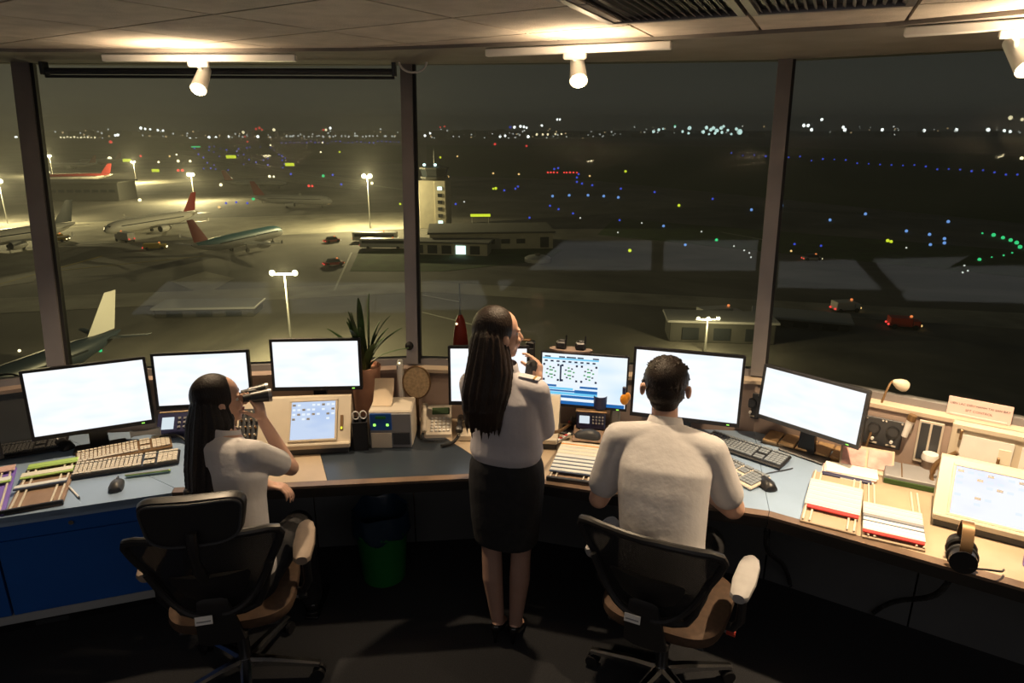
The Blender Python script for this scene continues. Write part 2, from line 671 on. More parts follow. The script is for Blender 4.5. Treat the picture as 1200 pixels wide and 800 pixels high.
def bez(p0, p1, p2, p3, n=14):
    p0, p1, p2, p3 = (Vector(p) for p in (p0, p1, p2, p3))
    out = []
    for i in range(n + 1):
        t = i / n
        out.append(p0 * (1 - t) ** 3 + p1 * 3 * t * (1 - t) ** 2 + p2 * 3 * t * t * (1 - t) + p3 * t ** 3)
    return out


def coil(path, rad, turns, n=8):
    # a coiled cord wound round a path
    path = [Vector(p) for p in path]
    m = turns * n
    L = len(path) - 1
    out = []
    for i in range(m + 1):
        s = i / m * L
        k = min(int(s), L - 1)
        p = path[k].lerp(path[k + 1], s - k)
        d = (path[k + 1] - path[k]).normalized()
        u = d.orthogonal().normalized()
        w = d.cross(u)
        a = 2 * math.pi * i / n
        out.append(p + u * rad * math.cos(a) + w * rad * math.sin(a))
    return out


def clip_poly(poly, p, nrm):
    # keep the side where (q - p) . nrm >= 0
    out = []
    for i in range(len(poly)):
        a, b = poly[i], poly[(i + 1) % len(poly)]
        da = (a[0] - p[0]) * nrm[0] + (a[1] - p[1]) * nrm[1]
        db = (b[0] - p[0]) * nrm[0] + (b[1] - p[1]) * nrm[1]
        if da >= 0:
            out.append(a)
        if da * db < 0:
            t = da / (da - db)
            out.append((a[0] + (b[0] - a[0]) * t, a[1] + (b[1] - a[1]) * t))
    return out


def fuse(mb, voxel=0.006, smooth=6, factor=0.5):
    # joins overlapping closed shapes into one continuous skin
    me = bpy.data.meshes.new('fusing')
    me.from_pydata([tuple(p) for p in mb.v], [], mb.f)
    o = bpy.data.objects.new('fusing', me)
    COL.objects.link(o)
    r_ = o.modifiers.new('r', 'REMESH')
    r_.mode = 'VOXEL'
    r_.voxel_size = voxel
    r_.use_smooth_shade = True
    if smooth:
        s = o.modifiers.new('s', 'SMOOTH')
        s.factor = factor
        s.iterations = smooth
    dg = bpy.context.evaluated_depsgraph_get()
    out = bpy.data.meshes.new_from_object(o.evaluated_get(dg), depsgraph=dg)
    bpy.data.objects.remove(o)
    bpy.data.meshes.remove(me)
    out.materials.clear()
    out.shade_smooth()
    return out


def from_mesh(name, me, mat, parent):
    me.name = name
    me.materials.append(MATS[mat])
    o = bpy.data.objects.new(name, me)
    COL.objects.link(o)
    o.parent = parent
    return o

# ------------------------------------------------------------------ THE SETTING: control room shell
SILL_Z, HEAD_Z, CEIL_Z = 1.05, 2.715, 2.73
W = [(-4.3, 2.67), (-2.5, 3.55), (-0.58, 3.80), (1.375, 3.60), (3.0, 2.50)]
T = [(-4.7, 3.10), (-2.73, 4.10), (-0.60, 4.20), (1.45, 3.90), (3.18, 2.75)]
B = [(-4.22, 2.56), (-2.5, 3.46), (-0.58, 3.71), (1.355, 3.51), (2.94, 2.42)]
F = [(-3.6, 2.144), (-1.585, 2.822), (-0.067, 2.97), (1.12, 2.62), (2.8, 1.54)]
BACK_Y = -1.6

# floor
m = MB()
m.prism([(-4.7, BACK_Y), (3.6, BACK_Y), (3.18, 2.75), (1.45, 3.9), (-0.6, 4.2), (-2.73, 4.1), (-4.7, 3.1)], -0.12, 0.0)
structure(m.build('floor', 'carpet'))

# ceiling: plenum slab, lay-in tiles, plasterboard band along the glazing
ceiling = group_root('ceiling')
m = MB()
m.prism([(-4.9, BACK_Y - .1), (3.8, BACK_Y - .1), (3.35, 2.8), (1.5, 4.1), (-0.6, 4.4), (-2.8, 4.3), (-4.9, 3.2)], CEIL_Z + 0.022, CEIL_Z + 0.14)
m.build('soffit_slab', 'plenum', ceiling)
E = [U(-140, 62, CEIL_Z), U(20, 57, CEIL_Z), U(420, 56, CEIL_Z), U(767, 43, CEIL_Z), U(1040, 26, CEIL_Z), U(1330, -2, CEIL_Z)]
E = [(p.x, p.y) for p in E]
E[0] = (-4.72, 2.75)
T_out = [(-4.8, 3.15), (-2.76, 4.2), (-1.4, 4.3), (0.45, 4.15), (1.5, 4.0), (3.3, 2.8)]
for k in range(5):
    m = MB()
    m.prism([E[k], E[k + 1], T_out[k + 1], T_out[k]], HEAD_Z, CEIL_Z + 0.022)
    m.build('plaster_band', 'plaster_band', ceiling)
q0 = U(680, 0, CEIL_Z)
bd = Vector((0.41, 0.912))
bn = Vector((bd.y, -bd.x))


def clip_room(poly):
    for k in range(5):
        a, b = E[k], E[k + 1]
        d = (b[0] - a[0], b[1] - a[1])
        poly = clip_poly(poly, a, (d[1], -d[0]))
        if len(poly) < 3:
            return poly
    for p, n_ in (((-4.65, 0), (1, 0)), ((3.5, 0), (-1, 0)), ((0, BACK_Y + .03), (0, 1))):
        poly = clip_poly(poly, p, n_)
        if len(poly) < 3:
            return poly
    return poly


vents = []


def tiles(org, a, b, side, skip):
    for i in range(-9, 10):
        for j in range(-12, 8):
            if (i, j) in skip:
                continue
            g = 0.006
            ua, ub = a.normalized() * g, b.normalized() * g
            p = org + a * i + b * j
            quad = [p + ua + ub, p + a - ua + ub, p + a + b - ua - ub, p + b + ua - ub]
            poly = [(v_.x, v_.y) for v_ in quad]
            poly = clip_poly(poly, (q0.x + bn.x * side * g, q0.y + bn.y * side * g), (bn.x * side, bn.y * side))
            if len(poly) >= 3:
                poly = clip_room(poly)
            if len(poly) < 3:
                continue
            ar = abs(sum(poly[k][0] * poly[(k + 1) % len(poly)][1] - poly[(k + 1) % len(poly)][0] * poly[k][1] for k in range(len(poly)))) / 2
            if ar < 0.004:
                continue
            if max(q[1] for q in poly) < 0.9:
                continue
            mm = MB()
            mm.prism(poly, CEIL_Z, CEIL_Z + 0.018)
            mm.build('tile', 'ceiling_tile', ceiling)


o1 = U(250, 17, CEIL_Z)
tiles(Vector((o1.x, o1.y)), Vector((-0.845, 0.535)) * 0.62, Vector((0.545, 0.838)) * 0.485, -1, set())
o2 = U(740, 26, CEIL_Z)
o2 = Vector((o2.x, o2.y)) - bn * 0.09
tiles(o2, bn * 0.49, bd * 1.0, 1, {(0, -1), (1, -1)})
# plain ceiling over the part of the room the photo does not show
m = MB()
m.prism([(-4.65, BACK_Y), (3.5, BACK_Y), (3.5, 0.85), (-4.65, 0.85)], CEIL_Z, CEIL_Z + 0.02)
m.build('ceiling_panel', 'ceiling_tile', ceiling)
for k, lab in ((0, 'dark slatted ceiling air grille next to the long ceiling joint by the middle lamp'),
               (1, 'dark slatted ceiling air grille on the far side of the first, towards the right windows')):
    c = o2 + bn * (0.49 * k + 0.245) - bd * 0.36
    vt = thing('ceiling_vent', lab, 'air vent', (c.x, c.y, CEIL_Z), math.atan2(bn.y, bn.x), 'ceiling air grilles')
    m = MB()
    m.at((0, 0, 0), rx=math.pi / 2)
    m.M = Matrix(((1, 0, 0, 0), (0, 0, 1, -0.34), (0, 1, 0, 0), (0, 0, 0, 1)))
    m = MB()
    for s in (-1, 1):
        m.box((s * 0.225, 0, 0.004), (0.025, 0.70, 0.018))
        m.box((0, s * 0.35, 0.004), (0.475, 0.025, 0.018))
    m.build('frame', 'mullion_metal', vt)
    m = MB().box((0, 0, 0.016), (0.43, 0.68, 0.006))
    m.build('duct', 'plastic_black', vt)
    m = MB()
    for i in range(16):
        m.at((-0.205 + i * 0.0275, 0, 0.004), ry=0.6).box((0, 0, 0), (0.011, 0.68, 0.003))
    m.build('slat', 'mullion_metal', vt, stuff=True)

for p_ in REAR_FILLS:
    t_ = structure(MB().frame(2.42, 1.22, 0.03, 0.03).build('fill_light_frame', 'plastic_white'))  # frame put round each added fill panel
    t_.rotation_euler = (math.pi / 2, 0, 0)
    t_.location = (p_[0], p_[1] + .61, 2.73)
# walls out of the frame that close the room
m = MB().box(((3.6 - 4.7) / 2, BACK_Y - 0.06, 1.37), (8.4, 0.12, 2.74))
structure(m.build('wall_back', 'wall_paint'))
m = MB()
m.prism([(-4.82, BACK_Y), (-4.7, BACK_Y), (-4.7, 3.1), (-4.82, 3.16)], 0, CEIL_Z)
structure(m.build('wall_left', 'wall_paint'))
m = MB()
m.prism([(3.5, BACK_Y), (3.62, BACK_Y), (3.3, 2.8), (3.19, 2.74)], 0, CEIL_Z)
structure(m.build('wall_right', 'wall_paint'))

# low wall under the glazing with its sloping ledge
wall_front = group_root('wall_front')
for k in range(4):
    m = MB()
    m.prism([B[k], B[k + 1], (W[k + 1][0], W[k + 1][1] + 0.05), (W[k][0], W[k][1] + 0.05)], 0.0, SILL_Z - 0.02)
    m.build('sill_panel', 'panel_pink' if k else 'under_panel', wall_front)
    m = MB()
    b0, b1 = Vector(B[k]), Vector(B[k + 1])
    off = Vector((0, -0.012))
    m.prism([tuple(b0 + off), tuple(b1 + off), (W[k + 1][0], W[k + 1][1] + 0.05), (W[k][0], W[k][1] + 0.05)], SILL_Z - 0.02, SILL_Z)
    m.build('ledge', 'ledge_cream' if k >= 2 else 'panel_pink', wall_front)

# glazing
for k in range(4):
    w = group_root('window_%d' % (k + 1))
    a, b = Vector((*W[k], SILL_Z)), Vector((*W[k + 1], SILL_Z))
    c, d = Vector((*T[k + 1], HEAD_Z)), Vector((*T[k], HEAD_Z))
    MB().slab([a, b, c], 0.012)
    m = MB()
    n1 = (b - a).cross(d - a).normalized() * 0.005
    vs = [p + n1 * s for s in (-1, 1) for p in (a, b, c, d)]
    m.add(vs, [(0, 2, 1), (0, 3, 2), (4, 5, 6), (4, 6, 7), (0, 1, 5, 4), (1, 2, 6, 5), (2, 3, 7, 6), (3, 0, 4, 7)])
    m.build('pane', 'glass', w, smooth=False)
    m = MB()
    up = (d - a).normalized()
    for p, q in ((a, b),):
        m.loft([[x + up * s + Vector((0, t, 0)) for s, t in ((0, -0.03), (0.035, -0.03), (0.035, 0.03), (0, 0.03))] for x in (p, q)])
    m.build('bottom_frame', 'mullion_metal', w)
for k, wd in ((1, 0.085), (2, 0.066), (3, 0.072)):
    t_ = group_root('trim_%d' % k)
    a, d = Vector((*W[k], SILL_Z)), Vector((*T[k], HEAD_Z))
    al = (Vector(W[k + 1]) - Vector(W[k - 1])).normalized()
    al = Vector((al.x, al.y, 0))
    up = (d - a).normalized()
    inn = al.cross(up).normalized()
    for s, col, nm, wd_, x0 in ((0, 'mullion_metal', 'mullion', wd, 0), (1, 'rubber_black', 'gasket', 0.016, wd / 2 + 0.008)):
        m = MB()
        ring = []
        for p in (a, d):
            ring.append([p + al * (x0 + i * wd_ / 2) + inn * j for i, j in ((-1, -0.02), (1, -0.02), (1, 0.055 - s * 0.02), (-1, 0.055 - s * 0.02))])
        m.loft(ring)
        m.build(nm, col, t_)

# ------------------------------------------------------------------ consoles: worktops, edges, fronts
def lerp2(a, b, t):
    return (a[0] + (b[0] - a[0]) * t, a[1] + (b[1] - a[1]) * t)


def inset(a, b, d):
    # the segment a-b moved by d away from the operator
    v = Vector((b[0] - a[0], b[1] - a[1])).normalized()
    n_ = Vector((-v.y, v.x))
    return tuple(Vector(a) + n_ * d), tuple(Vector(b) + n_ * d)


def meet(p1, p2, p3, p4):
    d1 = (p2[0] - p1[0], p2[1] - p1[1])
    d2 = (p4[0] - p3[0], p4[1] - p3[1])
    den = d1[0] * d2[1] - d1[1] * d2[0]
    t = ((p3[0] - p1[0]) * d2[1] - (p3[1] - p1[1]) * d2[0]) / den
    return (p1[0] + d1[0] * t, p1[1] + d1[1] * t)


def offset_line(d):
    segs = [inset(F[k], F[k + 1], d) for k in range(4)]
    out = [segs[0][0]]
    for k in range(3):
        out.append(meet(*segs[k], *segs[k + 1]))
    out.append(segs[3][1])
    return out


ANG = [math.atan2(F[k + 1][1] - F[k][1], F[k + 1][0] - F[k][0]) for k in range(4)]
AL, ACL, ACR, AR = ANG
F5, F62 = offset_line(0.05), offset_line(0.63)
BI = [(p[0], p[1] - 0.012) for p in B]
desk_labels = [
    'blue fronted console desk with a pale blue worktop at the left windows',
    'dark topped console desk with a brown edge behind the green waste bin',
    'console desk with a brown edge and blue top where the man works',
    'console desk with a tan top under the strip boards and headphones',
]
p_split = D(963, 556), D(937, 611)
desks = []
def gap(poly, g=0.0012):
    """the joint round a panel: the polygon pulled in by g on each side"""
    a_ = sum(poly[i][0] * poly[(i + 1) % len(poly)][1] - poly[(i + 1) % len(poly)][0] * poly[i][1] for i in range(len(poly)))
    if a_ < 0:
        poly = list(reversed(poly))
    n = len(poly)
    lines = []
    for i in range(n):
        lines.append(inset(poly[i], poly[(i + 1) % n], g))
    out = []
    for i in range(n):
        p1, p2 = lines[i - 1], lines[i]
        d1 = (p1[1][0] - p1[0][0], p1[1][1] - p1[0][1])
        d2 = (p2[1][0] - p2[0][0], p2[1][1] - p2[0][1])
        if abs(d1[0] * d2[1] - d1[1] * d2[0]) < 1e-9:
            out.append(p2[0])
        else:
            out.append(meet(*p1, *p2))
    return out


for k in range(4):
    t_ = thing('console_desk', desk_labels[k], 'desk', (0, 0, 0), 0, 'console desks')
    desks.append(t_)
    inner0, inner1 = (F[k], F[k + 1]) if k == 0 else (F5[k], F5[k + 1])
    if k == 0:
        inner1 = F[1]
    quad = [inner0, inner1, F5[1], BI[1], BI[0]]
    if k == 3:
        pa, pb = (p_split[0].x, p_split[0].y), (p_split[1].x, p_split[1].y)
        cut1 = meet(pa, pb, F5[3], F5[4])
        cut2 = meet(pa, pb, BI[3], BI[4])
        MB().prism(gap([F5[3], cut1, cut2, BI[3]]), DESK_Z - 0.03, DESK_Z).build('worktop', 'laminate_blue', t_, label='blue part of the worktop')
        MB().prism(gap([cut1, F5[4], BI[4], cut2]), DESK_Z - 0.03, DESK_Z).build('worktop', 'laminate_beige', t_, label='tan part of the worktop')
    elif k == 2:
        f1, b1_ = lerp2(F5[2], F5[3], 0.50), lerp2(BI[2], BI[3], 0.60)
        MB().prism(gap([F5[2], f1, b1_, BI[2]]), DESK_Z - 0.03, DESK_Z).build('worktop', 'laminate_beige', t_, label='tan part of the worktop')
        MB().prism(gap([f1, F5[3], BI[3], b1_]), DESK_Z - 0.03, DESK_Z).build('worktop', 'laminate_blue', t_, label='blue part of the worktop')
    elif k == 1:
        f0, b0_ = lerp2(F5[1], F5[2], 0.10), lerp2(BI[1], BI[2], 0.42)
        f1, b1_ = lerp2(F5[1], F5[2], 0.46), lerp2(BI[1], BI[2], 0.70)
        MB().prism(gap([F5[1], f0, b0_, BI[1]]), DESK_Z - 0.03, DESK_Z).build('worktop', 'laminate_blue', t_, label='pale blue part of the worktop')
        MB().prism(gap([f0, f1, b1_, b0_]), DESK_Z - 0.03, DESK_Z).build('worktop', 'laminate_beige', t_, label='tan part of the worktop')
        MB().prism(gap([f1, F5[2], BI[2], b1_]), DESK_Z - 0.03, DESK_Z).build('worktop', 'laminate_slate', t_, label='dark part of the worktop')
    else:
        MB().prism(gap(quad), DESK_Z - 0.03, DESK_Z).build('worktop', 'laminate_blue', t_)
    if k:
        MB().prism(gap([F[k], F[k + 1], F5[k + 1], F5[k]]), DESK_Z - 0.012, DESK_Z + 0.001).build('edge_trim', 'wood_edge', t_)
        MB().prism(gap([F[k], F[k + 1], F5[k + 1], F5[k]]), DESK_Z - 0.06, DESK_Z - 0.012).build('front_lip', 'edge_black', t_)
        L = (Vector(F62[k + 1]) - Vector(F62[k])).length
        n = max(2, round(L / 0.62))
        for i in range(n):
            a, b = lerp2(F62[k], F62[k + 1], (i + 0.004) / n), lerp2(F62[k], F62[k + 1], (i + 0.996) / n)
            c, d = inset(a, b, 0.02)
            MB().prism(gap([a, b, d, c]), 0.0, DESK_Z - 0.03).build('modesty_panel', 'under_panel', t_)
    else:
        # blue cabinet front under the left desk
        fa, fb = inset(F[0], F[1], 0.03)
        fc, fd = inset(F[0], F[1], 0.05)
        MB().prism(gap([F[0], F[1], fd, fc]), DESK_Z - 0.045, DESK_Z - 0.003).build('edge_trim', 'laminate_blue', t_)
        MB().prism(gap([fa, fb, fd, fc]), 0.62, DESK_Z - 0.05).build('drawer_front', 'cabinet_blue', t_)
        cuts = [0.0, 0.33, 0.655, 1.0]
        for i in range(3):
            a, b = lerp2(fa, fb, cuts[i] + 0.002), lerp2(fa, fb, cuts[i + 1] - 0.002)
            c, d = inset(a, b, 0.02)
            MB().prism(gap([a, b, d, c]), 0.235, 0.614).build('door', 'cabinet_blue', t_)
        a, b = fa, fb
        c, d = inset(a, b, 0.03)
        MB().prism(gap([a, b, d, c]), 0.19, 0.232).build('bottom_strip', 'strip_grey', t_)
        ca, cb = inset(F[0], F[1], 0.056)
        cc, cd = inset(F[0], F[1], 0.42)
        cb, cd = lerp2(ca, cb, .97), lerp2(cc, cd, .90)
        MB().prism(gap([ca, cb, cd, cc]), 0.21, DESK_Z - 0.035).build('carcass', 'plastic_dark', t_)
        ca, cb = inset(F[0], F[1], 0.25)
        cc, cd = inset(F[0], F[1], 0.45)
        MB().prism(gap([ca, cb, cd, cc]), 0.0, 0.2).build('plinth', 'plastic_black', t_)
        lk = U(60, 612, 0.66)
        v_ = Vector((F[1][0] - F[0][0], F[1][1] - F[0][1])).normalized()
        n_ = Vector((-v_.y, v_.x))
        pp = Vector(lerp2(fa, fb, ((-2.0) - fa[0]) / (fb[0] - fa[0])))
        m = MB().cyl((pp.x, pp.y, 0.665), (pp.x - n_.x * 0.008, pp.y - n_.y * 0.008, 0.665), 0.011, n=14)
        m.build('lock', 'chrome', t_)

# foot switch box on the floor below the blue cabinet
c = U(66, 722, 0.0)
t_ = thing('floor_socket_box', 'small dark floor socket box with a white plug below the blue cabinet', 'socket', (c.x, c.y, 0), AL)
MB().box((0, 0, 0.02), (0.16, 0.11, 0.04), 0.008).build('body', 'plastic_dark', t_)
MB().box((0.02, -0.03, 0.049), (0.035, 0.03, 0.018), 0.004).build('plug', 'plastic_white', t_)
MB().tube(bez((0.02, 0.0, 0.05), (0.05, 0.1, 0.1), (0.12, 0.14, 0.02), (0.22, 0.2, 0.012)), 0.006, 6).build('cord', 'rubber_black', t_)

# roller blind housing above the second window
a, b = UY(52, 82, 4.02), UY(462, 84, 4.06)
t_ = thing('roller_blind', 'dark rolled-up blind along the top of the second window from left', 'blind', a)
dx = b - a
MB().tube([(0, 0, -0.005), tuple(dx)], 0.017, 10).build('roll', 'plastic_dark', t_)
MB().tube([(0, -0.0, -0.032), (dx.x, dx.y, dx.z - 0.032)], 0.008, 8).build('bottom_rail', 'plastic_dark', t_)
for s in (Vector((0, 0, 0)), dx):
    MB().box(tuple(s + Vector((0, 0.0, 0.025))), (0.02, 0.06, 0.10), 0.003).build('bracket', 'plastic_dark', t_)


# ceiling track spot lamps
def track_lamp(label, pa, pb, bulb_px, bulb_y, aim, power, angle, zt=2.695, strength='bulb', br=0.034):
    a, b = U(*pa, zt), U(*pb, zt)
    mid = (a + b) / 2
    L = (b - a).length
    t_ = thing('track_lamp', label, 'lamp', mid, math.atan2(b.y - a.y, b.x - a.x), 'ceiling track lamps')
    inv = Matrix.Rotation(-t_.rotation_euler.z, 3, 'Z')
    MB().box((0, 0, 0.0), (L, 0.036, 0.032), 0.004).build('track', 'plastic_white', t_)
    bw = UY(*bulb_px, bulb_y)
    bl = inv @ (bw - mid)
    hd_ = Vector((0.0, -0.74, -0.67)) if True else None
    al = (inv @ hd_).normalized()
    back = bl - al * 0.10
    MB().box((back.x, 0, -0.026), (0.10, 0.034, 0.03), 0.006).build('adapter', 'plastic_white', t_)
    MB().cyl((back.x, 0, -0.04), tuple(back), 0.009).build('stem', 'plastic_white', t_)
    MB().cyl(tuple(back - al * 0.035), tuple(bl + al * 0.010), 0.030, 0.039, 20, caps=True).build('lamp_head', 'plastic_white', t_)
    MB().ell(tuple(bl), br, 16, 10).build('bulb', strength, t_)
    lamp('lamp_light', 'SPOT', bw + hd_ * 0.045, power, WARM, aim, 0.03, angle, 0.8)
    lamp('ceiling_fill', 'SPOT', bw + Vector((0, -.20, .0)), power * 0.095, WARM, bw + Vector((0, -.15, 1)), 0.03, 165, 0.6)  # added upward spot, clear of the head, that warms the ceiling
    return t_


track_lamp('warm track spotlight above the second window from left, lamp turned down', (121, 68), (347, 68), (233, 103), 3.55,
           (-1.5, 2.75, 0.75), 150, 118)
track_lamp('warm track spotlight in the middle above the standing woman and the man', (570, 62), (787, 53), (678, 93), 3.16,
           (0.5, 2.6, 0.75), 130, 115)
track_lamp('warm track spotlight over the right desk, at the edge of the photo', (1060, 38), (1290, 22), (1203, 78), 2.50,
           (2.15, 2.35, 0.85), 330, 118)
# loop of white cable at the head of the middle mullion
c = UY(484, 78, 4.02)
t_ = tag(MB().tube([(0.075 * math.cos(a_), 0.0, -0.055 * abs(math.sin(a_))) for a_ in [math.pi * i / 14 for i in range(15)]], 0.006, 6)
         .build('cable_loop', 'plastic_white'), 'loop of white cable hanging from the ceiling at the middle window post', 'cable')
t_.location = c + Vector((0.0, 0, 0.025))

# ------------------------------------------------------------------ MONITORS
def monitor(label, bl, br, zb, h, tilt=6, screen='screen_white', rim='plastic_black', bez=0.014, base=True, group='desk monitors'):
    a, b = U(*bl, zb), U(*br, zb)
    c = (a + b) / 2
    w = (b - a).length
    rz = math.atan2(b.y - a.y, b.x - a.x)
    t_ = thing('monitor', label, 'monitor', (c.x, c.y, DESK_Z), rz, group)
    z0 = zb - DESK_Z
    rx = -R(tilt)
    pv = (0, 0, z0)
    m = MB().at(pv, rx=rx)
    m.box((0, 0.018, h / 2), (w, 0.026, h), 0.006)
    m.loft([[Vector((i * sx * w / 2, y, h / 2 + j * sz * h / 2)) for i, j in ((-1, -1), (1, -1), (1, 1), (-1, 1))] for y, sx, sz in ((0.028, 0.9, 0.9), (0.05, 0.55, 0.5))])
    m.build('back_shell', 'plastic_black', t_)
    m = MB().at(pv, rx=rx).frame(w, h, bez, 0.012, -0.006, bot=bez * 1.5)
    m.build('bezel', rim, t_)
    m = MB().at(pv, rx=rx).box((0, 0.0015, h / 2 + bez * .25), (w - 2 * bez + .001, 0.005, h - 2.5 * bez + .001))
    scr = m.build('screen', screen, t_, smooth=False)
    MB().at(pv, rx=rx).box((w * 0.40, -0.0065, bez * 0.7), (0.014, 0.002, 0.004)).build('power_light', 'led_green', t_)
    m = MB().loft([[Vector((i * hw, y + j * 0.012, z)) for i, j in ((-1, -1), (1, -1), (1, 1), (-1, 1))] for z, hw, y in ((0.01, 0.045, 0.055), (z0 + h * 0.42, 0.028, 0.050))])
    m.build('stand_neck', 'plastic_black', t_)
    if base:
        m = MB().at((0, 0.04, 0.007)).box((0, 0, 0), (0.24, 0.11, 0.014), 0.006)
        m.build('stand_base', 'plastic_black', t_)
    return t_, w, h, z0, rx, scr


monitor('large black-rimmed monitor with bright white screen on the blue left desk', (38, 517), (182, 495), 0.86, 0.365)
monitor('white-screen monitor directly behind the seated woman with binoculars', (184, 480), (297, 474), 0.94, 0.305)
monitor('white-screen monitor in front of the potted plant above the tan touch console', (320, 458), (425, 456), 1.02, 0.283)
monitor('white-screen monitor half hidden by the standing woman', (526, 474), (620, 474), 0.94, 0.325)
m5, w5, h5, z5, rx5, scr5 = monitor('monitor showing blue and green runway diagrams right of the standing woman', (632, 473), (734, 482), 0.915, 0.302, screen='screen_pale', bez=0.009)
monitor('large white-screen monitor directly behind the man with short hair', (738, 486), (866, 501), 0.87, 0.385)
monitor('white-screen monitor standing on a slatted wooden riser by the right windows', (886, 488), (1006, 527), 0.89, 0.295, rim='plastic_dark')
# the edge of one more at the left border
monitor('monitor cut off by the left photo edge, only its screen corner in view', (-105, 566), (5, 536), 0.84, 0.33)

# runway display drawn on the screen of the fifth monitor
def gfx(name, mat, quads, y=-0.0022):
    m = MB().at((0, 0, z5), rx=rx5)
    sw, sh = w5 - 0.018, h5 - 0.022
    for x0, y0, x1, y1 in quads:
        m.box(((-0.5 + (x0 + x1) / 2) * sw, y, 0.012 + (1 - (y0 + y1) / 2) * sh), (abs(x1 - x0) * sw, 0.0012, abs(y1 - y0) * sh))
    return m.build(name, mat, m5, smooth=False, stuff=True)


q = []
for x0, x1 in ((.03, .10), (.20, .27), (.29, .40), (.42, .49), (.60, .67)):
    q.append((x0, .05, x1, .075))
for i in range(9):
    q.append((.03 + i * .071, .135, .065 + i * .071, .165))
q.append((.215, .22, .235, .55))
for cx in (.11, .33, .56):
    for sx_ in (-1, 1):
        for sy_ in (-1, 1):
            q.append((cx + sx_ * .085 - .012, .375 + sy_ * .15 - .02, cx + sx_ * .085 + .012, .375 + sy_ * .15 + .02))
gfx('screen_label', 'graphic_dark', q)
gfx('screen_bar', 'graphic_blue', [(.03, .62, .18, .66), (.46, .62, .67, .66), (.08, .72, .40, .75), (.40, .70, .67, .76), (.08, .82, .67, .87), (.005, .93, .99, .995)])
gfx('screen_bar', 'graphic_cyan', [(.04, .67, .38, .71), (.10, .76, .67, .81), (.005, .08, .67, .11)])
gfx('screen_panel', 'graphic_white', [(.02, .20, .20, .57), (.245, .20, .67, .57), (.18, .58, .46, .65)], -0.0016)
m = MB().at((0, 0, z5), rx=rx5)
mg = MB().at((0, 0, z5), rx=rx5)
sw, sh = w5 - 0.018, h5 - 0.022
for cx in (.11, .33, .56):
    for k in range(8):
        a_ = 2 * math.pi * k / 8 + .2
        x_, z_ = (-0.5 + cx) * sw + 0.024 * math.cos(a_), 0.012 + .625 * sh + 0.030 * math.sin(a_)
        (m if k % 2 else mg).box((x_, -0.003, z_), (0.010, 0.0012, 0.007))
    for dz in (-.012, .012):
        mg.box(((-0.5 + cx) * sw, -0.003, 0.012 + .625 * sh + dz), (0.020, 0.0012, 0.007))
m.build('dial_mark', 'graphic_dark', m5, stuff=True, smooth=False)
mg.build('dial_mark', 'graphic_green', m5, stuff=True, smooth=False)

# oval tray with two black boxes on top of that monitor
c5 = UY(669, 411, 3.52)
t_ = thing('oval_tray', 'pinkish oval tray lying on top of the runway diagram monitor', 'tray', (c5.x, c5.y, 0.915 + h5 * .994 + 0.001), math.radians(-13))
MB().loft([MB().ring((0, 0, z), Vector((1, 0, 0)), Vector((0, 1, 0)), 0.115 + k, 0.04 + k, 28) for z, k in ((0, 0), (0.012, 0.004))]).build('tray', 'panel_pink', t_)
for s, lab in ((-1, 'left'), (1, 'right')):
    q_ = t_.matrix_basis @ Vector((s * 0.052, 0, 0.013))
    b_ = thing('intercom_box', 'small black box standing on the oval tray, %s one of the two' % lab, 'box', q_, math.radians(-13), 'black boxes on the oval tray')
    MB().box((0, 0, 0.021), (0.056, 0.045, 0.042), 0.008).build('body', 'plastic_black', b_)
    MB().box((0.005, -0.002, 0.046), (0.030, 0.024, 0.010), 0.003).build('lid', 'plastic_dark', b_)
    MB().cyl((0.024, 0.012, 0.04), (0.024, 0.012, 0.072), 0.004).build('aerial', 'plastic_black', b_)
c = UY(622, 432, 3.66)
t_ = thing('speaker_column', 'tall narrow black box between the two screens beside the standing woman', 'speaker', (c.x, c.y, DESK_Z), math.radians(-8))
MB().box((0, 0, 0.24), (0.05, 0.05, 0.48), 0.008).build('body', 'plastic_black', t_)
MB().box((0, -0.027, 0.40), (0.036, 0.004, 0.09), 0.002).build('speaker_mesh', 'plastic_dark', t_)
MB().box((-0.03, 0.0, 0.485), (0.06, 0.03, 0.012), 0.004).build('clip', 'bronze', t_)

# orange ear plug holder hanging beside the runway monitor
c = m5.matrix_basis @ Vector((w5 * .475, -.026, z5 + .085))
t_ = thing('ear_defender', 'orange ear defender with dark clip hanging on the runway diagram monitor', 'ear defender', c, R(-14))
MB().ell((0, 0, -0.005), (0.024, 0.016, 0.032), 18, 12).ell((0.014, 0.004, 0.008), (0.018, 0.015, 0.026), 16, 10).build('pad', 'orange_plastic', t_)
MB().box((-0.004, 0.0, 0.045), (0.018, 0.014, 0.042), 0.003).build('clip', 'navy_plastic', t_)


# ------------------------------------------------------------------ KEYBOARDS AND MICE
def desk_thing(name, label, cat, px, rz, group=None, z=DESK_Z):
    c = U(*px, z)
    return thing(name, label, cat, (c.x, c.y, z), rz, group)


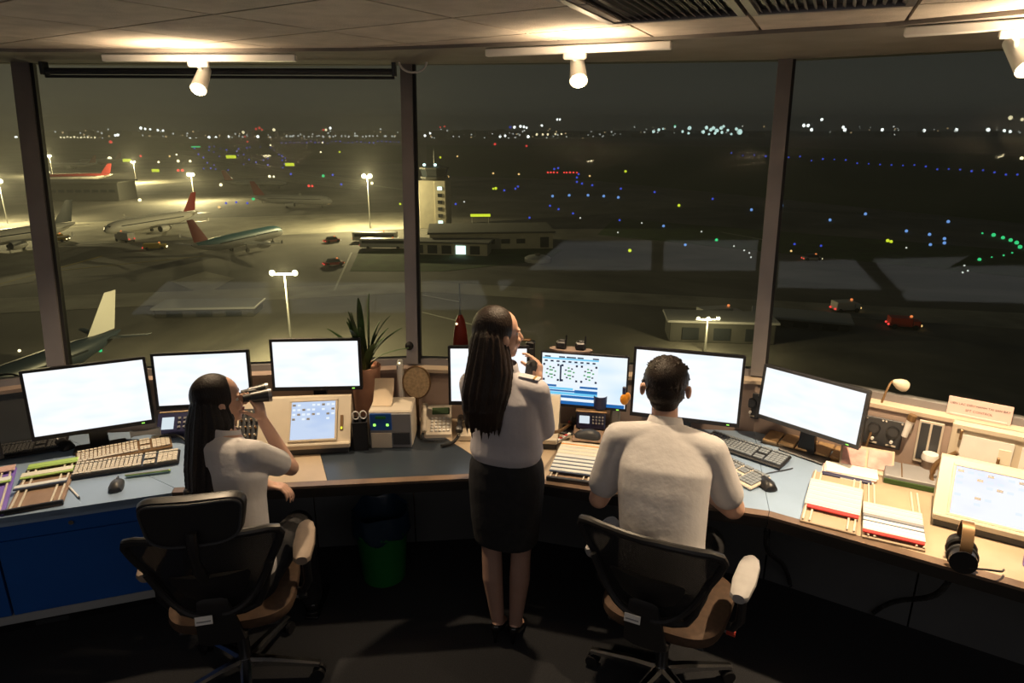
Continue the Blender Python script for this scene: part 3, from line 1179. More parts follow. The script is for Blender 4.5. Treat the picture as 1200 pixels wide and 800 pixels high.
def keyboard(label, px, rz, w, d, body, key, lift=0.012, rest=0.0, z=DESK_Z):
    t_ = desk_thing('keyboard', label, 'keyboard', px, rz, 'keyboards', z)
    rx = math.atan2(lift, d)
    MB().at((0, 0, 0.011 + lift / 2), rx=rx).box((0, -rest / 2, 0), (w, d + rest, 0.016), 0.005).build('case', body, t_)
    k = MB().at((0, 0, 0.011 + lift / 2), rx=rx)
    y0 = d / 2 - 0.012
    for row in range(6):
        y = y0 - (row + (0.35 if row else 0)) * (d - 0.02) / 6.2
        for x0, x1, n in ((-w / 2 + .008, w * 0.14, 15), (w * 0.16, w * 0.27, 3), (w * 0.29, w / 2 - .008, 4)):
            if n == 3 and row == 3:
                continue
            if row == 5 and n == 15:
                spans = [(0, .085), (.09, .17), (.175, .26), (.265, .66), (.665, .75), (.755, .86), (.865, 1.0)]
            else:
                spans = [(i / n + .006, (i + 1) / n - .006) for i in range(n)]
            for s0, s1 in spans:
                k.box((x0 + (x1 - x0) * (s0 + s1) / 2, y, 0.0115), ((x1 - x0) * (s1 - s0) - .0015, (d - .02) / 6.2 - .003, 0.008))
    k.build('keys', key, t_, smooth=False, stuff=True)
    for s in (-1, 1):
        MB().box((s * w * 0.4, d * 0.42, lift / 2), (0.03, 0.012, lift + 0.012), 0.002).build('foot', body, t_)
    return t_


def ang_px(p, q, z=DESK_Z):
    a, b = U(*p, z), U(*q, z)
    return math.atan2(b.y - a.y, b.x - a.x), (b - a).length


r1, L1 = ang_px((86, 546), (202, 523))
keyboard('tan keyboard lying behind the cream one, left of the woman with binoculars', (147, 531), r1, L1 * 0.98, 0.135, 'bronze', 'key_cream')
r2, L2 = ang_px((87, 562), (214, 543))
keyboard('cream keyboard on a black base, nearest the mouse on the left desk', (150, 547), r2, L2, 0.13, 'plastic_black', 'key_cream')
t_ = desk_thing('strip_holder', 'loose green edged strip leaning against the front of the cream keyboard', 'strip', (174, 556), r2 * .8)
MB().at((0, 0, 0.011), rx=-0.5).box((0, 0, 0), (0.20, 0.024, 0.010), 0.003).build('holder', 'strip_green', t_)
MB().at((0, -0.004, 0.017), rx=-0.5).box((0, 0, 0), (0.19, 0.018, 0.004)).build('paper', 'paper_white', t_)
r3, L3 = ang_px((812, 517), (914, 555))
keyboard('dark grey keyboard behind the pale one, right of the man', (872, 530), r3 * 0.92, 0.44, 0.145, 'plastic_black', 'key_slate')
r4, L4 = ang_px((830, 545), (883, 572))
keyboard('pale rimmed keyboard with dark keys partly under the man\'s right sleeve', (850, 550), r4, 0.42, 0.15, 'plastic_beige', 'key_slate')
keyboard('black keyboard pushed behind the strip boards under the large left monitor', (25, 530), R(24), 0.42, 0.14, 'plastic_black', 'key_dark')


def mouse(label, px, rz, mat='plastic_black', s=1.0, tail=None, z=DESK_Z):
    t_ = desk_thing('computer_mouse', label, 'mouse', px, rz, 'computer mice', z)
    rings = []
    for y, w_, h_ in ((-.055, .012, .012), (-.048, .026, .024), (-.025, .031, .036), (.0, .030, .036), (.03, .028, .028), (.05, .024, .018), (.057, .012, .010)):
        rings.append([Vector((w_ * s * math.cos(a_), y * s, max(0.0, h_ * s * math.sin(a_)) + (0.002 if math.sin(a_) < 0 else 0.003))) for a_ in [2 * math.pi * i / 16 for i in range(16)]])
    MB().loft(rings).build('shell', mat, t_)
    MB().cyl((-0.003 * s, 0.032 * s, 0.030 * s), (0.003 * s, 0.032 * s, 0.030 * s), 0.006 * s, n=10).build('wheel', 'plastic_grey', t_)
    pts = tail or [(0, .056, .008), (0.0, .10, .006), (.01, .14, .006), (.02, .17, .006)]
    MB().tube(bez(*pts), 0.003, 6).build('cord', 'plastic_dark', t_)
    return t_


mouse('black mouse in front of the cream keyboard on the left desk', (137, 571), r2, 'plastic_dark', 1.05, [(0, .056, .008), (0, .08, .006), (-.01, .1, .006), (-.01, .11, .006)])
mouse('black mouse under the large left monitor beside the strip boards', (74, 524), 1.1, 'plastic_black', 1.25)
mouse('black mouse at the right end of the keyboards beside the man', (897, 569), R(10), 'plastic_black', 1.15, [(0, .056, .008), (0.05, .12, .005), (.10, .10, .005), (.22, .13, .005)])
mouse('dark mouse in front of the small radio set beside the man', (689, 512), R(75), 'plastic_dark', 1.2, [(0, .056, .01), (0, .07, .006), (.01, .08, .006), (.02, .085, .006)], .80)
t_ = desk_thing('desk_riser', 'low brown riser shelf that carries the small radio set and a dark mouse', 'riser', (692, 509), R(-10), None, .80)
t_.location.z = DESK_Z
MB().box((0, .02, .044), (.19, .19, .012), .003).build('shelf_board', 'board_brown', t_)
for s in (-1, 1):
    MB().box((s * .085, .02, .019), (.014, .18, .038), .002).build('shelf_side', 'board_brown', t_)


# ------------------------------------------------------------------ FLIGHT STRIP BOARDS
def strip_board(label, bl, br, tl, tr, strips, board='board_brown', rails=(0.10, 0.20, 0.78, 0.90), bottom='plastic_black', who='', z=DESK_Z):
    """strips: list of (v0, v1, u0, u1, colour, words) along the board; v = 0 at the near edge."""
    a, b, c_, d_ = U(*bl, z), U(*br, z), U(*tr, z), U(*tl, z)
    o = (a + b) / 2
    rz = math.atan2(b.y - a.y, b.x - a.x)
    w = ((b - a).length + (c_ - d_).length) / 2
    fw = Vector((-math.sin(rz), math.cos(rz), 0))
    ln = (((c_ + d_) / 2) - o).dot(fw)
    t_ = thing('strip_board', label, 'strip board', (o.x, o.y, z), rz, 'flight strip boards')
    MB().box((0, ln / 2, 0.006), (w, ln, 0.012), 0.003).build('tray', board, t_)
    for u in rails:
        MB().box(((u - .5) * w, ln / 2, 0.017), (0.008, ln * 0.98, 0.010), 0.002).build('rail', 'rail_cream', t_)
    if bottom:
        MB().box((0, 0.008, 0.012), (w * 1.02, 0.016, 0.024), 0.003).build('end_stop', bottom, t_)
    for v0, v1, u0, u1, colr, words in strips:
        p = t_.matrix_basis @ Vector((((u0 + u1) / 2 - .5) * w, (v0 + v1) / 2 * ln, 0.0225))
        s_ = thing('flight_strip', words + who, 'flight strip', p, rz, 'flight strips')
        dv, du = (v1 - v0) * ln, (u1 - u0) * w
        base, paper = colr
        MB().box((0, 0, 0.004), (du, dv * 0.96, 0.008), 0.002).build('holder', base, s_)
        if paper:
            MB().box((0, dv * 0.05, 0.0086), (du * 0.985, dv * 0.66, 0.003), 0.001).build('paper', paper, s_)
    return t_


strip_board('brown strip board with green and white strips on the left desk', (7, 604), (73, 592), (27, 549), (86, 543),
            [(.86, .98, .05, 1.04, ('strip_green', 'strip_green'), 'bright green flight strip at the far end'),
             (.64, .78, .0, 1.0, ('strip_green', 'strip_cream'), 'pale green flight strip, second from the far end'),
             (.40, .49, -.02, .96, ('strip_navy', 'strip_white'), 'single white flight strip across the middle')],
            rails=(.08, .22, .78, .92), who=' of the left brown board')
strip_board('purple strip board cut off by the left photo edge', (-58, 618), (6, 604), (-35, 560), (20, 549),
            [(.86, .99, .0, 1.0, ('strip_pink', 'strip_pink'), 'pink flight strip at the far end'),
             (.60, .72, .0, .98, ('strip_green', 'strip_white'), 'white flight strip with green edge')],
            board='strip_purple', rails=(.1, .3, .72, .9), who=' of the purple board')

ordn = ['first', 'second', 'third', 'fourth', 'fifth', 'sixth', 'seventh', 'eighth', 'ninth']


def stack_of_strips(v0, v1, n, u0, u1, cols, words):
    return [(v0 + (v1 - v0) * i / n, v0 + (v1 - v0) * (i + 1) / n, u0, u1, cols[i], words % ordn[i]) for i in range(n)]


cw = ('strip_white', 'paper_white')
cn = ('strip_navy', 'strip_white')
cc = ('strip_white', 'strip_cream')
strip_board('strip board full of white strips between the standing woman and the man', (638, 563), (692, 570), (664, 522), (704, 526),
            stack_of_strips(.13, .98, 9, -.0, 1.08, [cn, cn, cn, cn, cn, cc, cc, cc, ('orange_plastic', 'strip_cream')],
                            '%s strip from the near edge'), board='board_brown', rails=(.07, .20, .85, .97), bottom='plastic_dark', who=' in the board beside the standing woman')
strip_board('tan strip board with cream strips and a red strip, nearer the man', (938, 612), (1002, 628), (961, 556), (1022, 568),
            [(.20, .26, .06, 1.0, ('strip_red', None), 'red strip holder at the near end')] +
            stack_of_strips(.26, .76, 6, .0, 1.02, [cc, cc, cc, cc, cc, cc], '%s cream strip behind the red one'),
            board='laminate_beige', rails=(.05, .17, .83, .95), bottom=None, who=' in the board nearer the man')
strip_board('tan strip board with cream and grey strips beside the headphones', (1008, 630), (1086, 648), (1033, 572), (1096, 587),
            [(.02, .07, .0, .98, ('strip_red', None), 'red strip holder at the near end')] +
            stack_of_strips(.07, .56, 7, .0, 1.0, [cw, cw, ('strip_navy', 'strip_white'), ('strip_navy', 'plastic_grey'), cc, cc, cc], '%s pale strip behind the red one'),
            board='laminate_beige', rails=(.10, .20, .86, .97), bottom=None, who=' in the board beside the headphones')
# red and white marker strip along the left rail beside the standing woman
c = D(661, 519)
t_ = thing('marker_strip', 'narrow red and white marker strip left of the white strips', 'strip', (c.x - .012, c.y, DESK_Z + 0.0225), R(-40))
MB().box((0, 0, 0.006), (0.018, 0.15, 0.012), 0.002).build('holder', 'paper_white', t_)
for k in range(3):
    MB().box((0, -0.055 + k * 0.045, 0.0125), (0.016, 0.018, 0.003)).build('mark', 'strip_red', t_)

t_ = desk_thing('pencil', 'white pencil lying beside the brown strip board on the blue desk', 'pencil', (87.5, 578), 0)
a_, L_ = ang_px((81, 571), (94, 585))
t_.rotation_euler.z = a_
MB().cyl((-L_ / 2, 0, 0.005), (L_ / 2 - .02, 0, 0.005), 0.0048, n=8).build('shaft', 'plastic_white', t_)
MB().cyl((L_ / 2 - .02, 0, 0.005), (L_ / 2, 0, 0.005), 0.0048, 0.001, n=8).build('tip', 'plastic_dark', t_)


# ------------------------------------------------------------------ TOUCH CONSOLES
def touch_console(label, fl, fr, dy, h, scr, mat='plastic_cream', screen='screen_touch', led=True, switches=False, nbtn=(9, 5), foot=0.045):
    a, b = D(*fl), D(*fr)
    c = (a + b) / 2
    w = (b - a).length
    rz = math.atan2(b.y - a.y, b.x - a.x)
    t_ = thing('touch_console', label, 'console', (c.x, c.y, DESK_Z), rz, 'slanted touch consoles')
    prof = [(0, foot), (dy, h), (dy + .03, h), (dy + .055, foot)]
    MB().loft([[Vector((x, y, z)) for y, z in prof] for x in (-w / 2, w / 2)]).build('housing', mat, t_)
    m = MB().box((0, dy / 2 + .025, foot / 2), (w * 0.97, dy + .05, foot), 0.004)
    m.build('plinth', 'plastic_dark', t_)
    MB().box((0, 0.0, foot + 0.002), (w, 0.02, 0.03), 0.006).build('front_rim', mat, t_)
    ln = math.hypot(dy, h - foot)
    V_ = Vector((0, dy, h - foot)) / ln
    N_ = Vector((0, -V_.z, V_.y))

    def face():
        m = MB()
        m.M = Matrix(((1, 0, 0, 0), (0, V_.y, N_.y, 0), (0, V_.z, N_.z, foot), (0, 0, 0, 1)))
        return m
    x0, v0, x1, v1 = scr
    X0, X1 = (x0 - .5) * w, (x1 - .5) * w
    V0, V1 = v0 * ln, v1 * ln
    m = face()
    b_ = 0.012
    m.box(((X0 + X1) / 2, V0 - b_ / 2, .003), (X1 - X0 + 2 * b_, b_, .008), .002)
    m.box(((X0 + X1) / 2, V1 + b_ / 2, .003), (X1 - X0 + 2 * b_, b_, .008), .002)
    m.box((X0 - b_ / 2, (V0 + V1) / 2, .003), (b_, V1 - V0, .008), .002)
    m.box((X1 + b_ / 2, (V0 + V1) / 2, .003), (b_, V1 - V0, .008), .002)
    m.build('screen_frame', mat, t_, stuff=True)
    face().box(((X0 + X1) / 2, (V0 + V1) / 2, .0015), (X1 - X0, V1 - V0, .003)).build('screen', screen, t_, smooth=False)
    m1, m2 = face(), face()
    nx, ny = nbtn
    rnd = random.Random(len(label))
    for j in range(ny):
        for i in range(nx):
            if rnd.random() < (0.25 if j < 3 else 0.7) or j == 4 and i > 4:
                continue
            bx, bv = X0 + (i + .5) * (X1 - X0) / nx, V1 - (j + .7) * (V1 - V0) / 8.0
            (m1 if (i + j) % 3 else m2).box((bx, bv, .0034), ((X1 - X0) / nx * .62, (V1 - V0) / 8 * .42, .0012))
    m1.build('screen_button', 'graphic_white', t_, smooth=False, stuff=True)
    if m2.v:
        m2.build('screen_button', 'plastic_grey', t_, smooth=False, stuff=True)
    face().box(((X0 + X1) / 2, V0 - b_ - 0.014, .003), (0.028, .010, .005), .001).build('name_plate', 'plastic_dark', t_)
    if led:
        xx = min(X1 + 0.035, w / 2 - .018)
        face().box((xx, (V0 + V1) / 2 - .02, .002), (0.016, 0.085, .004), .001).build('slot', 'bronze', t_)
        face().box((xx, (V0 + V1) / 2 - .05, .0045), (0.009, 0.012, .004), .001).build('indicator', 'led_yellow', t_)
    if switches:
        face().box(((0.10 - .5) * w, ln * .5, .002), (w * .17, ln * .62, .006), .002).build('switch_panel', 'plastic_dark', t_)
        for i in range(4):
            for j in range(4):
                m = face()
                cxx, cvv = (0.04 + i * .042 - .5) * w, ln * (.27 + .15 * j)
                m.cyl((cxx, cvv, .004), (cxx, cvv + .003, .022), .006, .004, 8)
                m.build('switch', 'plastic_beige' if (i + j) % 2 else 'bronze', t_)
    return t_, w, ln


touch_console('tan slanted touch console with a switch panel in front of the seated woman', (276, 537), (411, 530), 0.19, 0.245, (.47, .14, .86, .90), switches=True)
touch_console('cream touch console mostly hidden behind the standing woman', (572, 522), (653, 527), 0.17, 0.235, (.06, .15, .74, .9))
touch_console('wide cream touch console with white screen behind the headphones', (1090, 614), (1262, 658), 0.20, 0.24, (.12, .10, .92, .88), screen='screen_touch_white', led=False, nbtn=(11, 6))


# navy control box left of the seated woman
t_ = desk_thing('radio_set', 'navy radio set with a pale display left of the seated woman\'s head', 'radio', (213, 512), R(10))
MB().loft([[Vector((x, y, z)) for y, z in ((0, 0), (0, .02), (.09, .11), (.14, .11), (.14, 0))] for x in (-.13, .13)]).build('housing', 'navy_plastic', t_)
fm = Matrix(((1, 0, 0, 0), (0, .7071, -.7071, 0), (0, .7071, .7071, .02), (0, 0, 0, 1)))
m = MB(); m.M = fm
m.box((-.075, .066, .002), (.062, .07, .004), .001).build('display', 'lcd_pale', t_)
m = MB(); m.M = fm
for i in range(5):
    for j in range(3):
        m.box((-.015 + i * .028, .04 + j * .026, .004), (.016, .014, .008), .002)
m.build('keys', 'plastic_grey', t_, stuff=True)
MB().box((0, .095, .113), (.25, .012, .008), .002).build('top_strip', 'wicker', t_)

# silver monitor arm bracket with cables
c = D(170, 518)
t_ = thing('clamp_bracket', 'silver clamp bracket with a cable at the corner of the large left monitor', 'bracket', (c.x, c.y, DESK_Z), R(18))
MB().cyl((0.07, 0, 0), (0.07, 0, 0.075), 0.014).build('post', 'plastic_white', t_)
MB().loft([[Vector((x, y, z)) for y, z in ((-.006, -.02 * k), (.006, -.02 * k), (.006, .02 * k), (-.006, .02 * k))] for x, k in ((-.06, 1.1), (-.045, .7), (.02, .6), (.055, .9), (.08, 1.0))])
m = MB().at((0, -0.012, 0.062))
m.loft([[Vector((x, y, z)) for y, z in ((-.006, -.02 * k), (.006, -.02 * k), (.006, .02 * k), (-.006, .02 * k))] for x, k in ((-.06, 1.1), (-.045, .7), (.02, .6), (.055, .9), (.08, 1.0))])
m.build('arm', 'strip_grey', t_)
MB().box((0.06, -0.012, 0.018), (0.05, 0.04, 0.03), 0.004).build('clamp', 'plastic_white', t_)
MB().tube(bez((0.075, -.03, .028), (.12, -.04, .05), (.19, -.04, .045), (.22, -.10, .008)), 0.007, 8).build('cable', 'rubber_black', t_)

# ------------------------------------------------------------------ CENTRE DESK ITEMS
t_ = desk_thing('pen_holder', 'black box with scissors standing beside the tan touch console', 'holder', (424, 524), R(8))
MB().frame(0.075, 0.07, 0.004, 0.15)
m = MB()
for x, y, sx_, sy_ in ((-.036, 0, .006, .08), (.036, 0, .006, .08), (0, -.037, .078, .006), (0, .037, .078, .006)):
    m.box((x, y, .08), (sx_, sy_, .16), .001)
m.box((0, 0, .004), (.07, .07, .008))
m.build('box', 'plastic_black', t_, stuff=True)
for k, dx_ in enumerate((-.02, .018)):
    MB().tube([(dx_ + .017 * math.cos(a_), .004 * k, .185 + .022 * math.sin(a_)) for a_ in [2 * math.pi * i / 16 for i in range(16)]], .0035, 6, closed=True).build('scissor_handle', 'plastic_white', t_)
MB().box((0, 0, .10), (.014, .003, .13)).build('scissor_blade', 'steel', t_)
c = D(404, 510)
# printer
t_ = desk_thing('label_printer', 'beige label printer with blue front panel and two green lights', 'printer', (459, 524), R(1))
pw, pd, ph = 0.225, 0.20, 0.205
MB().box((0, pd / 2, ph / 2 + .004), (pw, pd, ph), .008).build('body', 'plastic_beige', t_)
MB().box((0, -.002, ph / 2 - .004), (pw * .97, .01, ph * .94), .003).build('front_plate', 'plastic_grey', t_)
MB().box((-pw * .21, -.009, ph * .74), (pw * .50, .006, ph * .46), .002).build('control_panel', 'cabinet_blue', t_, label='blue control panel')
for s in (-.36, -.06):
    MB().box((pw * s, -.013, ph * .66), (.014, .004, .014), .002).build('indicator', 'led_green', t_)
MB().box((-pw * .21, -.013, ph * .86), (.055, .004, .016), .001).build('display', 'bin_green', t_)
MB().box((-pw * .22, -.008, ph * .22), (pw * .48, .006, ph * .42), .002).build('lower_flap', 'plastic_beige', t_)
MB().box((pw * .25, -.009, ph * .27), (pw * .40, .006, ph * .34), .002).build('paper_slot', 'plastic_dark', t_)
m = MB()
m.loft([[Vector((x, y, z)) for x in (-.105, .0)] + [Vector((x, y, z + .003)) for x in (.0, -.105)] for y, z in ((.06, ph + .005), (.11, ph + .012), (.15, ph + .045), (.185, ph + .085), (.20, ph + .11))])
m.build('paper_roll_end', 'paper_kraft', t_, label='sheet of tan label paper lying over the top')

c = UY(469, 436, 3.62)
t_ = thing('router', 'slim upright white router box behind the label printer', 'router', (c.x, c.y, DESK_Z), R(5))
MB().box((0, 0, .185), (.032, .10, .37), .008).build('case', 'plastic_white', t_)
MB().ell((0, -.03, .372), (.006, .006, .006), 10, 6).build('indicator', 'lamp_warm', t_)

# wicker fan
c = UY(488, 445, 3.58)
t_ = thing('hand_fan', 'small round tan wicker fan leaning on the wall by the microphone', 'fan', (c.x, c.y, DESK_Z + .10), R(5))
m = MB()
m.loft([MB().ring((0, 0, .16), Vector((1, 0, 0)), Vector((0, 0, 1)), .075, .095, 26), MB().ring((0, .008, .16), Vector((1, 0, 0)), Vector((0, 0, 1)), .075, .095, 26)])
m.build('leaf', 'wicker', t_)
MB().tube([(.075 * math.cos(a_), .004, .16 + .095 * math.sin(a_)) for a_ in [2 * math.pi * i / 26 for i in range(26)]], .006, 6, closed=True).build('rim', 'bronze', t_)
MB().cyl((0, .004, .07), (0, .004, -.10), .008).build('handle', 'bronze', t_)

# gooseneck microphone
c = D(503, 478)
t_ = thing('gooseneck_microphone', 'black gooseneck microphone standing behind the beige telephone', 'microphone', (c.x, c.y, DESK_Z), R(0))
MB().cyl((0, 0, 0), (0, 0, .025), .055, .045, 24).build('base', 'plastic_black', t_)
hd = UY(480, 405, c.y - .05) - Vector((c.x, c.y, DESK_Z))
pts = bez((0, 0, .02), (.0, .0, .20), (.0, .0, .30), tuple(hd * .97 + Vector((.03, 0, -.03))))
MB().tube(pts, .007, 8).build('gooseneck', 'plastic_black', t_)
MB().ell(tuple(hd), (.026, .026, .028), 18, 12).build('foam_head', 'rubber_black', t_)
MB().cyl(tuple(hd + Vector((.014, 0, -.014))), tuple(hd + Vector((.034, 0, -.034))), .011).build('collar', 'steel', t_)

# beige telephone
t_ = desk_thing('telephone', 'beige desk telephone with a grey display left of the standing woman', 'telephone', (511, 513), R(4))
ty = MB()
ty.loft([[Vector((x, y, z)) for y, z in ((0, 0), (0, .02), (.17, .125), (.20, .11), (.20, 0))] for x in (-.085, .085)])
ty.build('body', 'plastic_beige', t_)
fa = math.atan2(.105, .17)
fm = Matrix.Translation((0, 0, .02)) @ Matrix.Rotation(fa, 4, 'X')


def fmb():
    m = MB()
    m.M = fm.copy()
    return m


fmb().box((.025, .155, .003), (.095, .045, .006), .002).build('display', 'leaf_green', t_)
m = fmb()
for i in range(5):
    for j in range(5):
        m.box((-.022 + i * .022, .025 + j * .02, .004), (.014, .012, .008), .002)
m.build('keys', 'plastic_white', t_, stuff=True)
m = fmb()
m.tube(bez((-.062, .01, .022), (-.062, .05, .045), (-.062, .14, .045), (-.062, .185, .022)), [.016] * 3 + [.012] * 9 + [.016] * 3, 10)
m.build('handset', 'plastic_beige', t_)
MB().tube(coil(bez((-.07, .0, .03), (-.09, -.06, .01), (-.01, -.07, .01), (.06, -.05, .012)), .006, 26), .0025, 5).build('cord', 'plastic_dark', t_)
# dark phone partly behind the woman
t_ = desk_thing('handset_cradle', 'dark telephone handset on a cradle partly behind the standing woman', 'telephone', (545, 515), R(0))
MB().box((.01, .06, .02), (.10, .17, .04), .008).build('cradle', 'plastic_cream', t_)
MB().tube(bez((-.03, -.01, .055), (-.03, .03, .09), (-.03, .11, .09), (-.03, .15, .06)), [.021] * 3 + [.015] * 9 + [.021] * 3, 10).build('handset', 'plastic_black', t_)
MB().tube(coil(bez((-.03, -.02, .04), (-.05, -.08, .01), (-.09, -.08, .01), (-.12, -.10, .012)), .007, 20), .003, 5).build('cord', 'rubber_black', t_)

# plant
c = UY(428, 434, 3.585)
t_ = thing('potted_plant', 'spiky dark green plant in a tall pink pot behind the desk monitor', 'plant', (c.x, c.y, DESK_Z))
MB().lathe([(.055, 0), (.065, .02), (.082, .33), (.088, .345), (.086, .36), (.078, .36), (.074, .34)], 26).build('pot', 'pot_pink', t_)
MB().cyl((0, 0, .325), (0, 0, .338), .074, n=20).build('soil', 'soil', t_)
rnd = random.Random(4)
for k in range(17):
    a_ = k * 2.399
    lean = 0.06 + 0.26 * ((k % 6) / 5.0)
    hgt = (0.38 - 0.20 * ((k % 6) / 5.0)) * rnd.uniform(.85, 1.1)
    if k == 0:
        lean, hgt = .05, .44
    dx_, dy_ = math.cos(a_), math.sin(a_) * (.3 if math.sin(a_) > 0 else .7)
    pts = bez((dx_ * .02, dy_ * .02, .33), (dx_ * .03, dy_ * .03, .33 + hgt * .5), (dx_ * lean * .6, dy_ * lean * .6, .33 + hgt * .85), (dx_ * lean, dy_ * lean, .33 + hgt), 8)
    side = Vector((-dy_, dx_, 0)).normalized()
    rings = []
    for i, p in enumerate(pts):
        wv = .021 * (math.sin(math.pi * (0.18 + 0.80 * i / 8)) ** .8) + .0015
        cup = Vector((-dx_, -dy_, 0)) * wv * .25
        rings.append([p + side * wv - cup, p + Vector((0, 0, .002)) + cup * .2, p - side * wv - cup, p - Vector((dx_, dy_, 0)) * .003])
    MB().loft(rings).build('leaf', 'leaf_green', t_)

# small radio set on the centre right desk
t_ = desk_thing('radio_set', 'small radio set with pale display and keypad beside the runway monitor', 'radio', (692, 504), R(-10), None, .80)
MB().box((0, .045, .055), (.155, .085, .10), .006).build('case', 'navy_plastic', t_)
MB().box((0, .043, .108), (.168, .095, .010), .003).build('top_cover', 'bronze', t_)
MB().box((-.035, .003, .06), (.055, .006, .045), .002).build('display', 'lcd_pale', t_)
m = MB()
for i in range(4):
    for j in range(3):
        m.box((.012 + i * .017, .002, .042 + j * .018), (.011, .008, .011), .002)
m.build('keys', 'plastic_grey', t_, stuff=True)
mg = t_.matrix_basis @ Vector((.045, .042, .1135))
t_ = thing('mug', 'dark purple mug standing on top of the small radio set', 'mug', mg, R(-10))
MB().lathe([(.030, 0), (.036, .006), (.037, .075), (.034, .077), (.032, .07), (.030, .012), (.0, .010)], 24).build('cup', 'navy_plastic', t_)
MB().tube(bez((.036, 0, .06), (.066, 0, .062), (.066, 0, .016), (.036, 0, .018)), .005, 8).build('handle', 'navy_plastic', t_)
t_ = desk_thing('handset_stand', 'cream upright handset beside the small radio set, left of the man', 'handset', (719, 507), R(-14))
MB().at((0, .03, .0), rx=-.35).box((0, 0, .075), (.058, .028, .15), .012).build('handset', 'plastic_cream', t_)
MB().box((0, .035, .012), (.075, .09, .024), .005).build('cradle', 'plastic_beige', t_)
# clip that holds the end of the microphone cord
t_ = desk_thing('microphone_base', 'small dark microphone base where the coiled cord ends, beside the radio set', 'microphone base', (670, 500), R(-20))
MB().box((0, .02, .02), (.045, .06, .04), .006).build('body', 'plastic_dark', t_)
MB().box((.0, .0, .05), (.012, .02, .03), .003).build('hook', 'steel', t_)
MB().ell((-.012, -.012, .034), (.008, .008, .008), 12, 8).build('button', 'red_plastic', t_)
BASE_PT = t_.matrix_basis @ Vector((0, -.012, .03))

# paper pile behind the man at the foot of the wide monitor
t_ = desk_thing('paper_stack', 'stack of tan papers under the left end of the man\'s wide monitor', 'papers', (752, 500), R(-15))
for k in range(3):
    MB().at((0.004 * k, .03, .004 + .007 * k), rz=.06 * k).box((0, 0, 0), (.20, .11, .006), .001).build('sheet', 'paper_kraft' if k % 2 else 'strip_cream', t_)

# ------------------------------------------------------------------ RIGHT DESK ITEMS
def wall_point(px, py, dn=0.0):
    """where the ray meets the vertical face of the low wall between the third and fourth window posts"""
    p, q_ = Vector(B[3]), Vector(B[4])
    if px < 868:
        p, q_ = Vector(B[2]), Vector(B[3])
    d = (q_ - p).normalized()
    n_ = Vector((-d.y, d.x))
    rr = ray(px, py)
    t = (p - n_ * dn).dot(n_) / (rr.x * n_.x + rr.y * n_.y)
    return Vector((rr.x * t, rr.y * t, CAM_Z + rr.z * t)), math.atan2(d.y, d.x)


def wall_thing(name, label, cat, px, group=None, dn=0.0):
    p, rz = wall_point(*px, dn)
    return thing(name, label, cat, p, rz, group)


for lab, px, n_ in (('small black wall speaker panel between the man\'s monitor and the next one', (881, 474), 1),
                    ('double black wall speaker panel behind the gooseneck lamp', (1035, 506), 2)):
    t_ = wall_thing('speaker_panel', lab, 'speaker', px, 'wall speaker panels')
    wd = .085 * n_
    MB().box((0, -.006, 0), (wd, .012, .15), .003).build('plate', 'plastic_dark', t_)
    for k in range(n_):
        x = (k - (n_ - 1) / 2) * .085
        MB().cyl((x, -.012, .015), (x, -.02, .015), .030, .028, 22).build('cone_ring', 'plastic_black', t_)
        MB().cyl((x, -.019, .015), (x, -.021, .015), .022, .022, 20).build('cone', 'plastic_dark', t_)
        MB().cyl((x, -.012, -.038), (x, -.026, -.038), .008, .007, 12).build('knob', 'plastic_white', t_)
        MB().box((x, -.013, -.060), (.045, .004, .008)).build('label_strip', 'plastic_beige', t_)
        for s in (-1, 1):
            MB().cyl((x + s * .035, -.012, .066), (x + s * .035, -.015, .066), .005, n=10).build('screw', 'chrome', t_)

# wooden riser under the last monitor
t_ = desk_thing('wooden_riser', 'slatted brown wooden riser board under the last white-screen monitor', 'riser', (945, 525), R(-36))
for k in range(5):
    MB().box((-.17 + k * .085, 0, .022), (.076, .17, .012), .002).build('slat', 'wood_slat', t_)
for s in (-1, 1):
    MB().box((0, s * .06, .008), (.42, .03, .016), .002).build('batten', 'bronze', t_)

# papers
t_ = desk_thing('document_holder', 'leaning holder with pink printed sheets in front of the double speaker panel', 'document holder', (1014, 553), AR + .12)
MB().at((0, 0, .012), rx=-.95).box((0, 0, .065), (.24, .006, .13), .001).build('back_plate', 'paper_kraft', t_)
for k, s in enumerate((-1, 1)):
    MB().at((0, -.005, .015), rx=-.95).box((s * .058, -.002 * k, .066), (.105, .003, .105)).build('sheet', 'paper_pink', t_)
MB().box((0, -.01, .008), (.25, .03, .016), .003).build('foot', 'plastic_cream', t_)
t_ = desk_thing('paper_pile', 'pile of white and pink papers behind the tan strip boards', 'papers', (993, 556), AR + .1)
for k in range(4):
    MB().at((.005 * k, .004 * k, .004 + .006 * k), rz=.05 * (k % 2)).box((0, 0, 0), (.23, .11, .005), .001).build('sheet', ('paper_white', 'paper_pink', 'paper_white', 'paper_white')[k], t_)
pp = t_.matrix_basis @ Vector((-.005, -.060, 0.0))
t_ = thing('ruler', 'dark navy ruler lying along the near side of the white and pink papers', 'ruler', (pp.x, pp.y, DESK_Z), AR + .08)
MB().box((0, -.012, .012), (.22, .022, .024), .004).build('blade', 'navy_plastic', t_)
MB().box((.02, -.0235, .014), (.09, .002, .008)).build('scale', 'paper_white', t_)
t_ = desk_thing('binder', 'grey binder with a green edge lying behind the strip board beside the headphones', 'binder', (1069, 566), AR + .08)
MB().box((0, .03, .022), (.245, .17, .044), .004).build('cover', 'plastic_grey', t_)
MB().box((0, -.058, .014), (.245, .010, .024), .002).build('spine', 'grass_field', t_)
MB().box((-.05, .03, .0455), (.005, .16, .003)).build('cord', 'bronze', t_)

